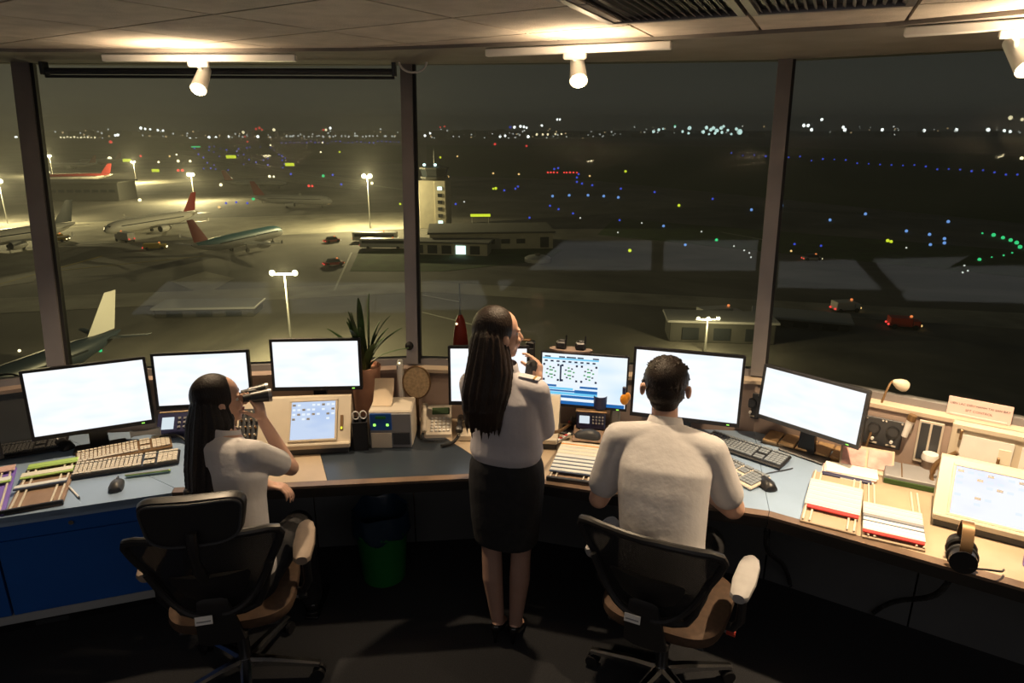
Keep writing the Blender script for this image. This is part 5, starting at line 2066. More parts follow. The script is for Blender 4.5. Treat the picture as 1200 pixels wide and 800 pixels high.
    # hair
    def cap(m):
        m.M = Mh
        m.ell((0, -.030, .032), (.086, .094, .098), 32, 20)
        m.ell((-.012, -.045, -.03), (.080, .075, .09), 26, 16)
        m.ell((-.010, -.058, -.065), (.090, .070, .110), 28, 18)
        m.M = Matrix.Identity(4)
    strand_hair('hair', 'hair_brown', t_, [((-.100, 2.79, 1.60), .040, .050, .2), ((-.100, 2.775, 1.54), .066, .078, .15), ((-.098, 2.755, 1.46), .086, .086, .1), ((-.098, 2.725, 1.39), .100, .074, .05), ((-.110, 2.685, 1.31), .102, .055, .0),
                                           ((-.120, 2.665, 1.24), .090, .045, 0), ((-.122, 2.660, 1.19), .066, .034, 0), ((-.118, 2.660, 1.165), .030, .02, 0)], cap)
    face_extras(t_, Mh, None)
    finish(t_)
    # the hand microphone she holds
    g = HRp + V3(-.034, -.024, .020)
    mc = thing('hand_microphone', 'dark hand microphone with a coiled cord held by the standing woman', 'microphone', g)
    m = MB().at((0, 0, 0), rx=.2, rz=.6)
    m.box((0, 0, 0), (.054, .042, .084), .014)
    m.build('body', 'plastic_black', mc)
    MB().at((0, 0, .012), rx=.2, rz=.6).cyl((0, -.016, 0), (0, -.021, 0), .019, n=20).build('grille', 'plastic_dark', mc)
    pth = bez((.005, 0, -.04), (.02, -.02, -.20), (.05, .02, -.42), tuple(BASE_PT - g), 24)
    MB().tube(coil(pth, .0065, 70, 7), .0032, 5).build('coiled_cord', 'bronze', mc)
    return t_


standing_woman()


# ---- the seated woman with binoculars
def seated_woman():
    t_ = thing('person', 'seated woman in white short-sleeved shirt looking through binoculars', 'person', (-1.17, 2.50, 0), 0, 'people')
    F_, R_ = fwd_right(R(22))
    H = V3(-1.165, 2.485, .555)
    ch = V3(-1.20, 2.605, .90)
    SCn = V3(-1.225, 2.665, 1.055)
    nk = V3(-1.245, 2.71, 1.115)
    hc = V3(-1.287, 2.795, 1.225)
    Mh = frame_of(hc, R(62), R(-2))
    tf = (F_ * .93 - UP * .30).normalized()
    tu = R_.cross(tf).normalized()
    SR, SL = SCn + R_ * .150, SCn - R_ * .150
    ER, WR = V3(-1.000, 2.775, .905), V3(-1.118, 2.82, 1.115)
    EL, WL = V3(-1.30, 2.87, .835), V3(-1.135, 2.825, .792)
    b = MB()
    head_parts(b, Mh)
    b.bone(nk - UP * .02, hc + V3(-.01, -.02, -.05), .050, .048, 18)
    torso(b, [(H - UP * .06, R_, F_, .160, .115), (H + UP * .04, R_, F_, .155, .11), (H.lerp(ch, .5), R_, tf, .118, .088), (ch, R_, tf, .132, .098), (SCn, R_, tf, .130, .080), (nk, R_, tf, .06, .055)])
    limb(b, [SCn + R_ * .10, SR, ER, WR], [.050, .045, .037, .025])
    limb(b, [SCn - R_ * .10, SL, EL, WL], [.050, .045, .037, .025])
    hand(b, WR, V3(-.18, .10, .95), V3(-.85, .25, -.2), V3(-.25, -.95, 0), (.6, .75, .8, .85, .9), s=.92)
    hand(b, WL, V3(.85, -.05, -.12), V3(0, -.1, -1), V3(.1, 1, 0), (.5, 1.1, 1.15, 1.2, 1.25), s=.92)
    for s, kn, an in ((1, V3(-1.03, 2.88, .545), V3(-1.02, 2.93, .09)), (-1, V3(-1.26, 2.88, .545), V3(-1.27, 2.90, .09))):
        limb(b, [H + R_ * s * .08, kn, an], [.085, .056, .038])
        b.bone(an - UP * .04, an + V3(.02, .13, -.05), .032, .028)
    from_mesh('body', fuse(b, .0048, 7), 'skin_light', t_)
    sh = MB()
    torso(sh, [(H + UP * .015, R_, F_, .165, .125), (H + UP * .06, R_, F_, .168, .130), (H.lerp(ch, .45), R_, tf, .150, .115), (ch - tu * .02, R_, tf, .152, .116), (ch + tu * .07, R_, tf, .153, .108), (SCn, R_, tf, .138, .086), (SCn + tu * .03, R_, tf, .10, .07), (nk - tu * .004, R_, tf, .060, .056)])
    limb(sh, [SCn + R_ * .09, SR, SR.lerp(ER, .62)], [.058, .062, .060])
    limb(sh, [SCn - R_ * .09, SL, SL.lerp(EL, .62)], [.058, .062, .060])
    from_mesh('shirt', fuse(sh, .006, 11), 'shirt_white', t_)
    cl = MB()
    cl.loft([cl.ring(nk + tu * z, R_, tf, r_, r_ * .98, 28) for z, r_ in ((-.022, .072), (.008, .066), (.014, .062), (-.010, .060))], caps=False)
    cl.build('collar', 'shirt_white', t_)
    tr = MB()
    torso(tr, [(H - UP * .065, R_, F_, .165, .122), (H, R_, F_, .172, .130), (H + UP * .035, R_, F_, .160, .120)])
    for s, kn, an in ((1, V3(-1.03, 2.88, .545), V3(-1.02, 2.93, .11)), (-1, V3(-1.26, 2.88, .545), V3(-1.27, 2.90, .11))):
        limb(tr, [H + R_ * s * .08 - UP * .005, kn, an], [.096, .070, .056])
    from_mesh('trousers', fuse(tr, .007, 5), 'trouser_black', t_)
    for an in (V3(-1.02, 2.93, .09), V3(-1.27, 2.90, .09)):
        so = MB()
        so.bone(an - UP * .045, an + V3(.02, .15, -.055), .042, .034)
        so.box(tuple(an + V3(.008, .05, -.082)), (.07, .22, .016))
        from_mesh('shoe', fuse(so, .005, 4), 'shoe_black', t_)

    def cap(m):
        m.M = Mh
        m.ell((0, -.028, .030), (.088, .096, .096), 32, 20)
        m.ell((-.01, -.045, -.03), (.080, .075, .09), 26, 16)
        m.ell((-.010, -.058, -.065), (.092, .072, .110), 28, 18)
        m.M = Matrix.Identity(4)
    strand_hair('hair', 'hair_dark', t_, [((-1.32, 2.765, 1.295), .045, .045, 0), ((-1.32, 2.76, 1.235), .072, .076, 0), ((-1.314, 2.735, 1.155), .100, .084, 0), ((-1.305, 2.685, 1.08), .102, .072, -.1), ((-1.288, 2.60, 1.0), .104, .055, -.2),
                                          ((-1.275, 2.545, .93), .100, .046, -.25), ((-1.270, 2.515, .87), .092, .040, -.3), ((-1.272, 2.505, .835), .06, .03, -.3)], cap)
    face_extras(t_, Mh, None)
    finish(t_)
    # binoculars
    ey = Mh @ V3(0, .092, .004)
    bn_ = thing('binoculars', 'black binoculars held up by the seated woman', 'binoculars', ey, -R(62))
    for s in (-1, 1):
        MB().cyl((s * .032, .0, 0), (s * .032, .035, 0), .017, .020, 18).build('eyepiece', 'rubber_black', bn_)
        MB().cyl((s * .034, .033, 0), (s * .038, .105, 0), .023, .030, 20).build('barrel', 'plastic_black', bn_)
        MB().cyl((s * .038, .104, 0), (s * .038, .118, 0), .031, .031, 20).build('lens_ring', 'steel', bn_)
    MB().box((0, .055, .004), (.05, .05, .018), .006).build('bridge', 'plastic_black', bn_)
    MB().cyl((0, .03, .016), (0, .06, .016), .009, n=12).build('focus_wheel', 'plastic_dark', bn_)
    return t_


seated_woman()


# ---- the man
def seated_man():
    t_ = thing('person', 'seated man with short dark hair in a white short-sleeved shirt', 'person', (.62, 2.42, 0), 0, 'people')
    F_, R_ = fwd_right(R(18))
    H = V3(.615, 2.40, .565)
    ch = V3(.635, 2.555, .92)
    SCn = V3(.652, 2.655, 1.085)
    nk = V3(.660, 2.705, 1.150)
    hc = V3(.672, 2.79, 1.285)
    Mh = frame_of(hc, R(14), R(-9))
    HS = Matrix.Diagonal((1.16, 1.08, 1.04, 1))
    tf = (F_ * .92 - UP * .36).normalized()
    tu = R_.cross(tf).normalized()
    SR, SL = SCn + R_ * .192 - UP * .015, SCn - R_ * .192 - UP * .005
    ER, WR = V3(.955, 2.600, .805), V3(.865, 2.815, .792)
    EL, WL = V3(.385, 2.680, .805), V3(.485, 2.875, .792)
    b = MB()
    head_parts(b, Mh @ HS, .009)
    b.bone(nk - UP * .03, hc + V3(-.005, -.025, -.05), .058, .056, 18)
    torso(b, [(H - UP * .06, R_, F_, .170, .125), (H + UP * .04, R_, F_, .165, .12), (H.lerp(ch, .5), R_, tf, .150, .105), (ch, R_, tf, .172, .115), (SCn, R_, tf, .165, .09), (nk, R_, tf, .07, .06)])
    limb(b, [SCn + R_ * .13, SR, ER, WR], [.060, .058, .050, .032])
    limb(b, [SCn - R_ * .13, SL, EL, WL], [.060, .056, .045, .031])
    hand(b, WR, V3(-.25, .95, 0), V3(0, 0, -1), V3(-.95, -.25, 0), (.25, .35, .4, .4, .45), s=1.05)
    hand(b, WL, V3(.30, .95, 0), V3(0, 0, -1), V3(.95, -.30, 0), (.25, .35, .4, .4, .45), s=1.05)
    legs = ((1, V3(.90, 2.72, .55), V3(.93, 2.80, .10)), (-1, V3(.60, 2.83, .55), V3(.60, 2.90, .10)))
    for s, kn, an in legs:
        limb(b, [H + R_ * s * .09, kn, an], [.090, .062, .042])
        b.bone(an - UP * .04, an + F_ * .15 - UP * .05, .034, .030)
    from_mesh('body', fuse(b, .0050, 7), 'skin_light', t_)
    sh = MB()
    torso(sh, [(H + UP * .005, R_, F_, .178, .140), (H + UP * .06, R_, F_, .180, .142), (H.lerp(ch, .5), R_, tf, .176, .130), (ch - tu * .01, R_, tf, .190, .132), (ch + tu * .08, R_, tf, .192, .122), (SCn, R_, tf, .172, .096), (SCn + tu * .035, R_, tf, .12, .078), (nk + tu * .01, R_, tf, .072, .068)])
    limb(sh, [SCn + R_ * .06 + tu * .02, SR, SR.lerp(ER, .4), SR.lerp(ER, .74)], [.070, .074, .072, .070])
    limb(sh, [SCn - R_ * .06 + tu * .02, SL, SL.lerp(EL, .4), SL.lerp(EL, .74)], [.070, .074, .072, .070])
    from_mesh('shirt', fuse(sh, .0065, 14), 'shirt_white', t_)
    cl = MB()
    cl.loft([cl.ring(nk + tu * z + tf * .004, R_, tf, r_, r_ * .98, 30) for z, r_ in ((-.015, .084), (.024, .073), (.036, .068), (.0, .066))], caps=False)
    cl.build('collar', 'shirt_white', t_)
    # yoke seam across the back
    pts = []
    for i in range(15):
        x = -1 + 2 * i / 14
        pts.append(SCn - tu * .075 + R_ * x * .172 - tf * (.119 * (1 - abs(x) ** 3.2) ** .5 + .001) + tu * .0)
    MB().tube(pts, .0022, 5).build('yoke_seam', 'shirt_white', t_)
    tr = MB()
    torso(tr, [(H - UP * .065, R_, F_, .175, .132), (H, R_, F_, .182, .142), (H + UP * .03, R_, F_, .172, .134)])
    for s, kn, an in legs:
        limb(tr, [H + R_ * s * .09 - UP * .005, kn, an + UP * .02], [.102, .078, .060])
    from_mesh('trousers', fuse(tr, .007, 5), 'trouser_black', t_)
    for s, kn, an in legs:
        so = MB()
        so.bone(an - UP * .05, an + F_ * .18 - UP * .06, .044, .036)
        so.box(tuple(an + F_ * .06 - UP * .09), (.08, .26, .016))
        from_mesh('shoe', fuse(so, .005, 4), 'shoe_black', t_)
    m = MB()
    m.M = Mh @ HS
    m.ell((0, -.020, .048), (.082, .096, .090), 32, 20)
    m.ell((0, .020, .076), (.070, .072, .056), 26, 14)
    m.ell((0, -.045, -.006), (.072, .068, .066), 26, 14)
    m.ell((0, -.055, -.045), (.054, .044, .045), 20, 12)
    rnd_ = random.Random(9)
    for k in range(620):
        th, ph = rnd_.uniform(0, 2 * math.pi), rnd_.uniform(-.75, 1.5)
        n_ = Vector((math.cos(th) * math.cos(ph), math.sin(th) * math.cos(ph), math.sin(ph)))
        if (n_.y > .45 and n_.z < .62) or (abs(n_.x) > .8 and n_.z < -.05):
            continue
        p_ = Vector((0, -.018, .040)) + Vector((n_.x * .081, n_.y * .095, n_.z * .096))
        q_ = p_ + n_ * (.003 if n_.z < .5 else .007) + Vector((rnd_.uniform(-.007, .007), rnd_.uniform(.0, .014), -.018 if n_.z < .5 else .0))
        m.tube([p_ - n_ * .004, q_], [.0065, .0025], 6)
    from_mesh('hair', fuse(m, .0038, 1), 'hair_short', t_)
    face_extras(t_, Mh @ HS, None)
    finish(t_)
    return t_


seated_man()

# ------------------------------------------------------------------ OUTSIDE: the airfield at night, 32 m below the camera
m = MB()
m.prism([(9000 * math.cos(a_), 9000 * math.sin(a_)) for a_ in [2 * math.pi * i / 48 for i in range(48)]], GROUND_Z - 1.0, GROUND_Z)
structure(m.build('ground', 'apron_concrete', smooth=False))


def ground_patch(name, px, mat, h=0.03):
    poly = [G(*p) for p in px]
    return structure(MB().prism([(p.x, p.y) for p in poly], GROUND_Z, GROUND_Z + h).build(name, mat, smooth=False))


ground_patch('lawn', [(410, 318), (420, 296), (500, 288), (660, 292), (640, 305), (520, 318)], 'grass_field', .05)
ground_patch('field_far', [(500, 205), (700, 212), (900, 232), (1200, 262), (1400, 262), (1400, 190), (900, 172), (500, 170)], 'grass_field', .04)
ground_patch('field_right', [(700, 275), (1250, 330), (1250, 298), (720, 256)], 'grass_field', .05)
ground_patch('field_left', [(200, 168), (480, 170), (480, 192), (330, 184), (210, 176)], 'grass_field', .04)
ground_patch('road_service', [(-60, 352), (500, 330), (900, 352), (1300, 372), (1300, 392), (900, 366), (500, 342), (-60, 370)], 'concrete_pale', .04)
ground_patch('path_apron', [(40, 262), (480, 248), (480, 268), (30, 290)], 'concrete_pale', .03)
ground_patch('path_stand', [(40, 205), (300, 192), (430, 212), (420, 222), (290, 208), (40, 226)], 'concrete_pale', .03)
ground_patch('path_left', [(-60, 300), (60, 290), (40, 330), (-60, 345)], 'concrete_pale', .035)
ground_patch('reflection_patch', [(200, 330), (240, 318), (275, 326), (240, 345)], 'concrete_pale', .035)  # pale patch laid on the ground for a reflection in the glass

for k, (p, q_, col, wd, lab) in enumerate([
        ((0, 333), (120, 300), 'marking_yellow', .35, 'yellow taxi line on the apron below the left window post'),
        ((200, 180), (470, 222), 'marking_white', 1.2, 'pale taxiway edge line running across the far apron'),
        ((230, 200), (480, 222), 'marking_white', .8, 'pale line along the apron behind the parked airliners'),
        ((392, 340), (412, 296), 'marking_white', .45, 'white road line left of the small lawn'),
        ((60, 318), (240, 300), 'marking_yellow', .30, 'yellow stand line under the two nearest airliners'),
        ((495, 346), (540, 354), 'marking_white', .35, 'short white road line below the middle window post'),
        ((495, 366), (560, 382), 'marking_white', .35, 'white road line behind the red beacon'),
        ((845, 272), (895, 281), 'marking_white', .45, 'pale line on the dark field beside the right window post')]):
    a, b = G(*p), G(*q_)
    d = b - a
    t_ = thing('painted_line', lab, 'marking', (a + b) / 2, math.atan2(d.y, d.x), 'painted apron lines')
    bpy.data.objects.remove(t_)
    o = MB().box((0, 0, .05), (d.length, wd, .02)).build('painted_line', col, smooth=False)
    o.location = (a + b) / 2
    o.rotation_euler.z = math.atan2(d.y, d.x)
    o['kind'] = 'structure'


# ---- airliners
def airliner(label, px, heading, L, body='aircraft_white', top=None, fin='aircraft_red', nose_light=None, z=0.0, loc=None):
    p = loc or G(*px)
    t_ = thing('airliner', label, 'airplane', (p.x, p.y, GROUND_Z), -heading, 'parked airliners')
    r_ = L * .052
    cz = r_ * 1.75
    prof = [(-.50, .10, .55), (-.46, .30, .42), (-.38, .62, .22), (-.26, .93, .04), (-.15, 1, 0), (.33, 1, 0), (.40, .93, -.02), (.45, .74, -.08), (.48, .50, -.16), (.497, .20, -.24)]
    X, Z = Vector((1, 0, 0)), Vector((0, 0, 1))
    m = MB()
    m.loft([m.ring((0, y * L, cz + dz * r_), X, Z, k * r_, k * r_, 22) for y, k, dz in prof])
    fu = m.build('fuselage', body, t_)
    if top:
        m = MB()
        rr = []
        for y, k, dz in prof[1:-2]:
            rr.append([Vector((k * r_ * 1.015 * math.cos(a_), y * L, cz + dz * r_ + k * r_ * 1.015 * math.sin(a_))) for a_ in [math.radians(8 + 164 * i / 12) for i in range(13)]])
        m.loft(rr, caps=True)
        m.build('painted_top', top, t_)
    m = MB()
    m.box((0, L * .462, cz + r_ * .30), (r_ * 1.0, L * .018, r_ * .22), .05)
    m.build('cockpit_window', 'window_dark', t_)
    for s in (-1, 1):
        m = MB().box((s * r_ * .985, L * .05, cz + r_ * .22), (.06, L * .66, r_ * .14))
        m.build('window_band', 'window_dark', t_)
        sec = [(s * r_ * .7, .10 * L, -.07 * L, cz - r_ * .55, .30), (s * .17 * L, .015 * L, -.085 * L, cz - r_ * .32, .22), (s * .45 * L, -.10 * L, -.135 * L, cz + r_ * .15, .09)]
        m = MB()
        m.loft([[Vector((x, y0, z_)), Vector((x, (y0 * .6 + y1 * .4), z_ + t)), Vector((x, y1, z_)), Vector((x, (y0 * .6 + y1 * .4), z_ - t))] for x, y0, y1, z_, t in sec])
        m.build('wing', body if body != 'aircraft_navy' else 'aircraft_grey', t_)
        MB().box((s * .452 * L, -.122 * L, cz + r_ * .38), (.10, L * .018, r_ * .45), .04).build('wing_tip', body, t_)
        m = MB()
        ec = Vector((s * .155 * L, .055 * L, cz - r_ * .85))
        Y_ = Vector((0, 1, 0))
        m.loft([m.ring(ec + Y_ * y * L, X, Z, k * r_, k * r_, 18) for y, k in ((-.055, .30), (-.02, .50), (.03, .56), (.05, .50))])
        e_ = m.build('engine', body, t_)
        MB().cyl(tuple(ec + Y_ * L * .0505), tuple(ec + Y_ * L * .053), r_ * .44, n=16).build('fan', 'window_dark', e_)
        sec = [(s * r_ * .3, -.395 * L, -.465 * L, cz + r_ * .35, .15), (s * .17 * L, -.455 * L, -.49 * L, cz + r_ * .6, .06)]
        m = MB()
        m.loft([[Vector((x, y0, z_)), Vector((x, (y0 + y1) / 2, z_ + t)), Vector((x, y1, z_)), Vector((x, (y0 + y1) / 2, z_ - t))] for x, y0, y1, z_, t in sec])
        m.build('tailplane', body, t_)
        m = MB().cyl((s * r_ * 1.4, -.03 * L, .5), (s * r_ * 1.2, -.03 * L, cz - r_ * .5), .14, n=8)
        m.cyl((s * r_ * 1.4 - .3, -.03 * L, .5), (s * r_ * 1.4 + .3, -.03 * L, .5), .5, n=14)
        m.build('landing_gear', 'tyre', t_)
    m = MB()
    m.loft([[Vector((0, y0, z_)), Vector((t, (y0 + y1) / 2, z_)), Vector((0, y1, z_)), Vector((-t, (y0 + y1) / 2, z_))] for y0, y1, z_, t in ((-.335 * L, -.475 * L, cz + r_ * .85, .25), (-.455 * L, -.515 * L, cz + r_ * .9 + .155 * L, .1))])
    m.build('tail_fin', fin, t_)
    m = MB().cyl((0, .37 * L, .4), (0, .37 * L, cz - r_ * .8), .12, n=8).cyl((-.25, .37 * L, .4), (.25, .37 * L, .4), .4, n=14)
    m.build('nose_gear', 'tyre', t_)
    return t_


airliner('white airliner with red tail fin facing the tower, left of the teal one', (183, 272), R(198), 38)
airliner('teal topped airliner seen from behind, right of the white one with red tail', (284, 294), R(18), 36, 'aircraft_grey', 'aircraft_teal', 'aircraft_red')
airliner('grey white airliner side on with dark red tail, far behind the teal one', (343, 243), R(100), 36, 'aircraft_grey', None, 'aircraft_red')
airliner('white airliner whose wing shows behind the left window post', (14, 292), R(200), 40, 'aircraft_white', None, 'aircraft_navy')
airliner('white and red airliner at the far left stands behind the dark pier', (92, 214), R(250), 38, 'aircraft_white', 'aircraft_red', 'aircraft_red')
airliner('smaller white and red airliner farther up the left stands', (86, 198), R(255), 36, 'aircraft_white', None, 'aircraft_red')
airliner('white airliner on the farthest left stand beyond two red ones', (118, 193), R(255), 36, 'aircraft_white', None, 'aircraft_red')
airliner('grey airliner parked far off behind the side-on one', (300, 221), R(85), 34, 'aircraft_grey', None, 'aircraft_red')
airliner('nearest airliner with cream tail fin just above the large left monitor', (22, 468), R(194), 34, 'aircraft_navy', None, 'aircraft_white')


# ---- buildings
def building_at(name, label, px, yaw, cat='building'):
    p = G(*px)
    return thing(name, label, cat, (p.x, p.y, GROUND_Z), yaw)


t_ = building_at('control_tower', 'cream old control tower with lit top right of the middle window post', (508, 268), R(-8))
MB().box((0, 3.6, 7.8), (9.2, 7.2, 15.6), .1).build('shaft', 'building_cream', t_)
MB().box((2.6, -.1, 8.0), (3.6, .5, 15.2), .05).build('stair_strip', 'building_cream', t_)
for k in range(6):
    MB().box((2.6, -.38, 2.2 + k * 2.2), (1.5, .2, 1.1), .03).build('window', 'lamp_cyan' if k in (0, 5) else 'window_dark', t_)
m = MB()
m.loft([m.ring((0, 3.6, z), Vector((1, 0, 0)), Vector((0, 1, 0)), r_, r_, 8, .39) for z, r_ in ((15.6, 3.4), (16.2, 4.6), (16.8, 4.7))])
m.build('cab_floor', 'building_dark', t_)
m = MB()
m.loft([m.ring((0, 3.6, z), Vector((1, 0, 0)), Vector((0, 1, 0)), r_, r_, 8, .39) for z, r_ in ((16.8, 4.0), (19.2, 4.6))])
m.build('cab_glazing', 'window_dark', t_)
m = MB()
m.loft([m.ring((0, 3.6, z), Vector((1, 0, 0)), Vector((0, 1, 0)), r_, r_, 8, .39) for z, r_ in ((19.2, 4.9), (19.7, 4.9), (20.4, 2.0))])
m.build('cab_roof', 'roof_dark', t_)
for x in (-2.4, 1.2):
    MB().ell((x, .2, 20.6), (.55, .55, .45), 12, 8).build('roof_lamp', 'lamp_cyan', t_)
MB().cyl((0, 3.6, 20.3), (0, 3.6, 25.5), .12, .05).build('aerial', 'mast_metal', t_)

t_ = building_at('airport_office', 'long low cream building with flat dark roof beside the old control tower', (585, 292), R(5))
MB().box((-2, 9, 2.2), (34, 18, 4.4), .1).build('wall_block', 'building_cream', t_)
MB().box((-2, 9, 4.6), (35.2, 19.2, .5), .1).build('flat_roof', 'roof_dark', t_)
MB().box((12.6, -.05, 1.8), (2.4, .3, 2.9), .05).build('doorway', 'window_dark', t_)
for k in range(6):
    MB().box((-15 + k * 4.2, -.05, 2.2), (2.4, .2, 1.3), .03).build('window', 'window_dark', t_)
t_ = building_at('airport_shed', 'low grey shed with white lit bays in front of the old control tower', (523, 299), R(-8))
MB().box((0, 3, 1.6), (22, 6, 3.2), .1).build('wall_block', 'building_cream', t_)
MB().box((0, 3, 3.35), (23, 7, .4), .1).build('roof_slab', 'roof_dark', t_)
for k in range(5):
    MB().box((-7.5 + k * 3.8, -.05, 1.5), (2.6, .2, 2.2), .03).build('bay_door', 'lamp_cyan' if k == 3 else 'window_dark', t_)
t_ = building_at('pier_building', 'long dark terminal pier at the left behind the first window post', (90, 236), R(4))
MB().box((0, 9, 4), (38, 18, 8), .2).build('wall_block', 'building_dark', t_)
MB().box((0, 9, 8.3), (40, 20, .7), .2).build('roof_slab', 'roof_dark', t_)
for k in range(10):
    MB().box((-17 + k * 3.7, -.1, 4.6), (2.6, .3, 1.2), .03).build('window', 'window_dark', t_)
for k, (px, w_, h_, lab) in enumerate([((845, 402), 16, 3.2, 'low pale roofed shed behind the man\'s wide monitor'), ((938, 384), 15, 1.2, 'pale slab standing for a window reflection right of the right window post'),
                                       ((240, 372), 17, 1.5, 'pale flat roof above the seated woman\'s monitor')]):
    t_ = building_at('shed_or_reflection', lab, px, R((-6, -20, 4)[k]))  # the last two are pale slabs put in for reflections in the glass
    MB().box((0, 3, h_ / 2), (w_, 6, h_), .1).build('wall_block', 'building_dark', t_)
    MB().box((0, 3, h_ + .2), (w_ + 1, 7, .4), .1).build('roof_slab', 'aircraft_grey', t_)
    for i in range(3):
        MB().box((-w_ * .3 + i * w_ * .3, -.06, h_ * .45), (w_ * .16, .2, h_ * .6), .02).build('bay_door', 'window_dark', t_)
p = G(630, 306)
t_ = thing('round_tank_roof', 'pale low round tank lying on the lawn right of the office building', 'tank', (p.x, p.y, GROUND_Z))
MB().lathe([(3.3, 0), (3.3, .9), (2.6, 1.3), (.6, 1.5), (0, 1.5)], 28).build('tank', 'aircraft_grey', t_)
MB().lathe([(.7, 1.45), (.7, 1.9), (0, 1.95)], 14).build('hatch', 'roof_dark', t_)

# skyline blocks on the horizon
rnd = random.Random(11)
for k in range(22):
    px = 40 + k * 56 + rnd.uniform(-18, 18)
    d = ray(px, 158)
    y = rnd.uniform(2500, 3200)
    x = d.x / d.y * y
    t_ = thing('city_block', 'dark city block standing on the horizon', 'building', (x, y, GROUND_Z), rnd.uniform(-.5, .5), 'dark city blocks on the horizon')
    w_, h_ = rnd.uniform(40, 130), rnd.uniform(10, 24)
    MB().box((0, 0, h_ / 2), (w_, 40, h_)).build('walls', 'building_dark', t_, smooth=False)
    MB().box((w_ * .2, 0, h_ + 2), (w_ * .3, 20, 4)).build('roof_house', 'building_dark', t_, smooth=False)


# ---- floodlight masts (their own lamps light the apron)
def mast(label, base_px, top_y, heads, power, size, color=SODIUM, spread=2.0, aim=(0, -12)):
    p = G(*base_px)
    tp = UY(base_px[0], top_y, p.y)
    h = tp.z - GROUND_Z
    t_ = thing('floodlight_mast', label, 'light mast', (p.x, p.y, GROUND_Z), 0, 'floodlight masts')
    MB().cyl((0, 0, 0), (0, 0, h), .22, .10, 10).build('pole', 'mast_metal', t_)
    MB().box((0, 0, h), (spread + .6, .25, .25), .03).build('crossbar', 'mast_metal', t_)
    for k in range(heads):
        x = (k - (heads - 1) / 2) * spread / max(1, heads - 1) if heads > 1 else 0
        MB().box((x, -.12, h + .28), (.5, .35, .35), .05).build('lamp_housing', 'mast_metal', t_)
        MB().ell((x, -.32, h + .22), (size, size * .6, size), 12, 8).build('lamp_face', 'lamp_flood', t_)
    lamp('floodlight', 'POINT', (p.x, p.y - 1.2, GROUND_Z + h), power, color, None, .5)
    return t_


mast('tall bright floodlight mast behind the parked white airliner with red tail', (228, 236), 205, 3, 130000, .85)
mast('floodlight mast with a white lamp left of the middle window post', (434, 268), 207, 2, 90000, .75)
mast('floodlight mast at the left photo edge beside the first window post', (9, 262), 213, 2, 110000, .75)
mast('near low mast with twin bright lamps right of the teal airliner', (343, 418), 321, 2, 26000, .42, spread=3.2)
mast('floodlight mast over the far left stands by the red airliners', (62, 205), 183, 3, 150000, .9)
mast('small mast with several lamps behind the man\'s wide monitor', (826, 412), 374, 3, 3500, .24, spread=3.0)
mast('dark floodlight mast standing on the far apron behind the pier', (160, 214), 190, 2, 100000, .6)


# ---- vehicles
def vehicle(kind, label, px, yaw, body, L=6.0, W=2.3, H=2.4, lights='lamp_warm', group='apron vehicles', tail=True):
    p = G(*px)
    t_ = thing(kind, label, 'bus' if kind == 'apron_bus' else ('car' if kind == 'car' else 'truck'), (p.x, p.y, GROUND_Z), yaw, group)
    if kind == 'apron_bus':
        MB().box((0, 0, H * .55), (L, W, H * .8), .15).build('body', body, t_)
        MB().box((0, -W / 2 - .01, H * .66), (L * .9, .06, H * .28), .02).build('window_band', 'window_dark', t_)
    elif kind == 'car':
        MB().box((0, 0, H * .36), (L, W, H * .42), .15).build('body', body, t_)
        m = MB()
        m.loft([[Vector((x * L, y * W, z * H)) for x, y in ((-a_, -b_), (a_, -b_), (a_, b_), (-a_, b_))] for z, a_, b_ in ((.55, .34, .46), (.98, .24, .40))])
        m.build('cabin', 'window_dark', t_)
    else:
        MB().box((-L * .12, 0, H * .58), (L * .70, W, H * .72), .1).build('cargo_box', body, t_)
        MB().box((L * .36, 0, H * .44), (L * .24, W * .95, H * .56), .12).build('cab', body, t_)
        MB().box((L * .46, 0, H * .55), (L * .06, W * .8, H * .2), .03).build('windscreen', 'window_dark', t_)
        MB().box((0, 0, H * .18), (L * .96, W * .8, H * .12), .05).build('chassis', 'tyre', t_)
    for sx_ in (-1, 1):
        for sy_ in (-1, 1):
            MB().cyl((sx_ * L * .32, sy_ * W * .5 - .12, .42), (sx_ * L * .32, sy_ * W * .5 + .12, .42), .42, n=12).build('wheel', 'tyre', t_)
    for s in (-1, 1):
        MB().ell((L * .5, s * W * .34, H * .36), (.18, .22, .18), 8, 6).build('headlamp', lights, t_)
        if tail:
            MB().ell((-L * .5, s * W * .34, H * .36), (.18, .22, .18), 8, 6).build('tail_lamp', 'lamp_red', t_)
    MB().ell((L * .2, 0, H * 1.02), (.25, .25, .2), 8, 6).build('beacon', 'lamp_orange', t_)
    return t_


vehicle('truck', 'long pale truck with lamps parked behind the man\'s wide monitor', (842, 377), R(12), 'vehicle_white', 8.0, 2.5, 2.8)
vehicle('truck', 'dark truck with red lamp seen through the right window, nearer the post', (990, 365), R(8), 'vehicle_white', 5.0, 2.2, 2.2, 'lamp_amber')
vehicle('truck', 'dark truck with red lamp seen through the right window, above the gooseneck lamp', (1058, 384), R(-14), 'vehicle_red', 5.0, 2.2, 2.0, 'lamp_amber')
vehicle('car', 'white car with bright headlamps on the dark field right of the right window post', (951, 305), R(0), 'vehicle_white', 4.6, 1.9, 1.6)
vehicle('car', 'red car on the apron between the twin lamp mast and the lawn', (391, 311), R(30), 'vehicle_red', 4.8, 2.0, 1.7, 'lamp_orange')
vehicle('apron_bus', 'grey apron bus parked beyond the lawn, farther of two', (440, 283), R(-2), 'vehicle_white', 13, 2.7, 3.0)
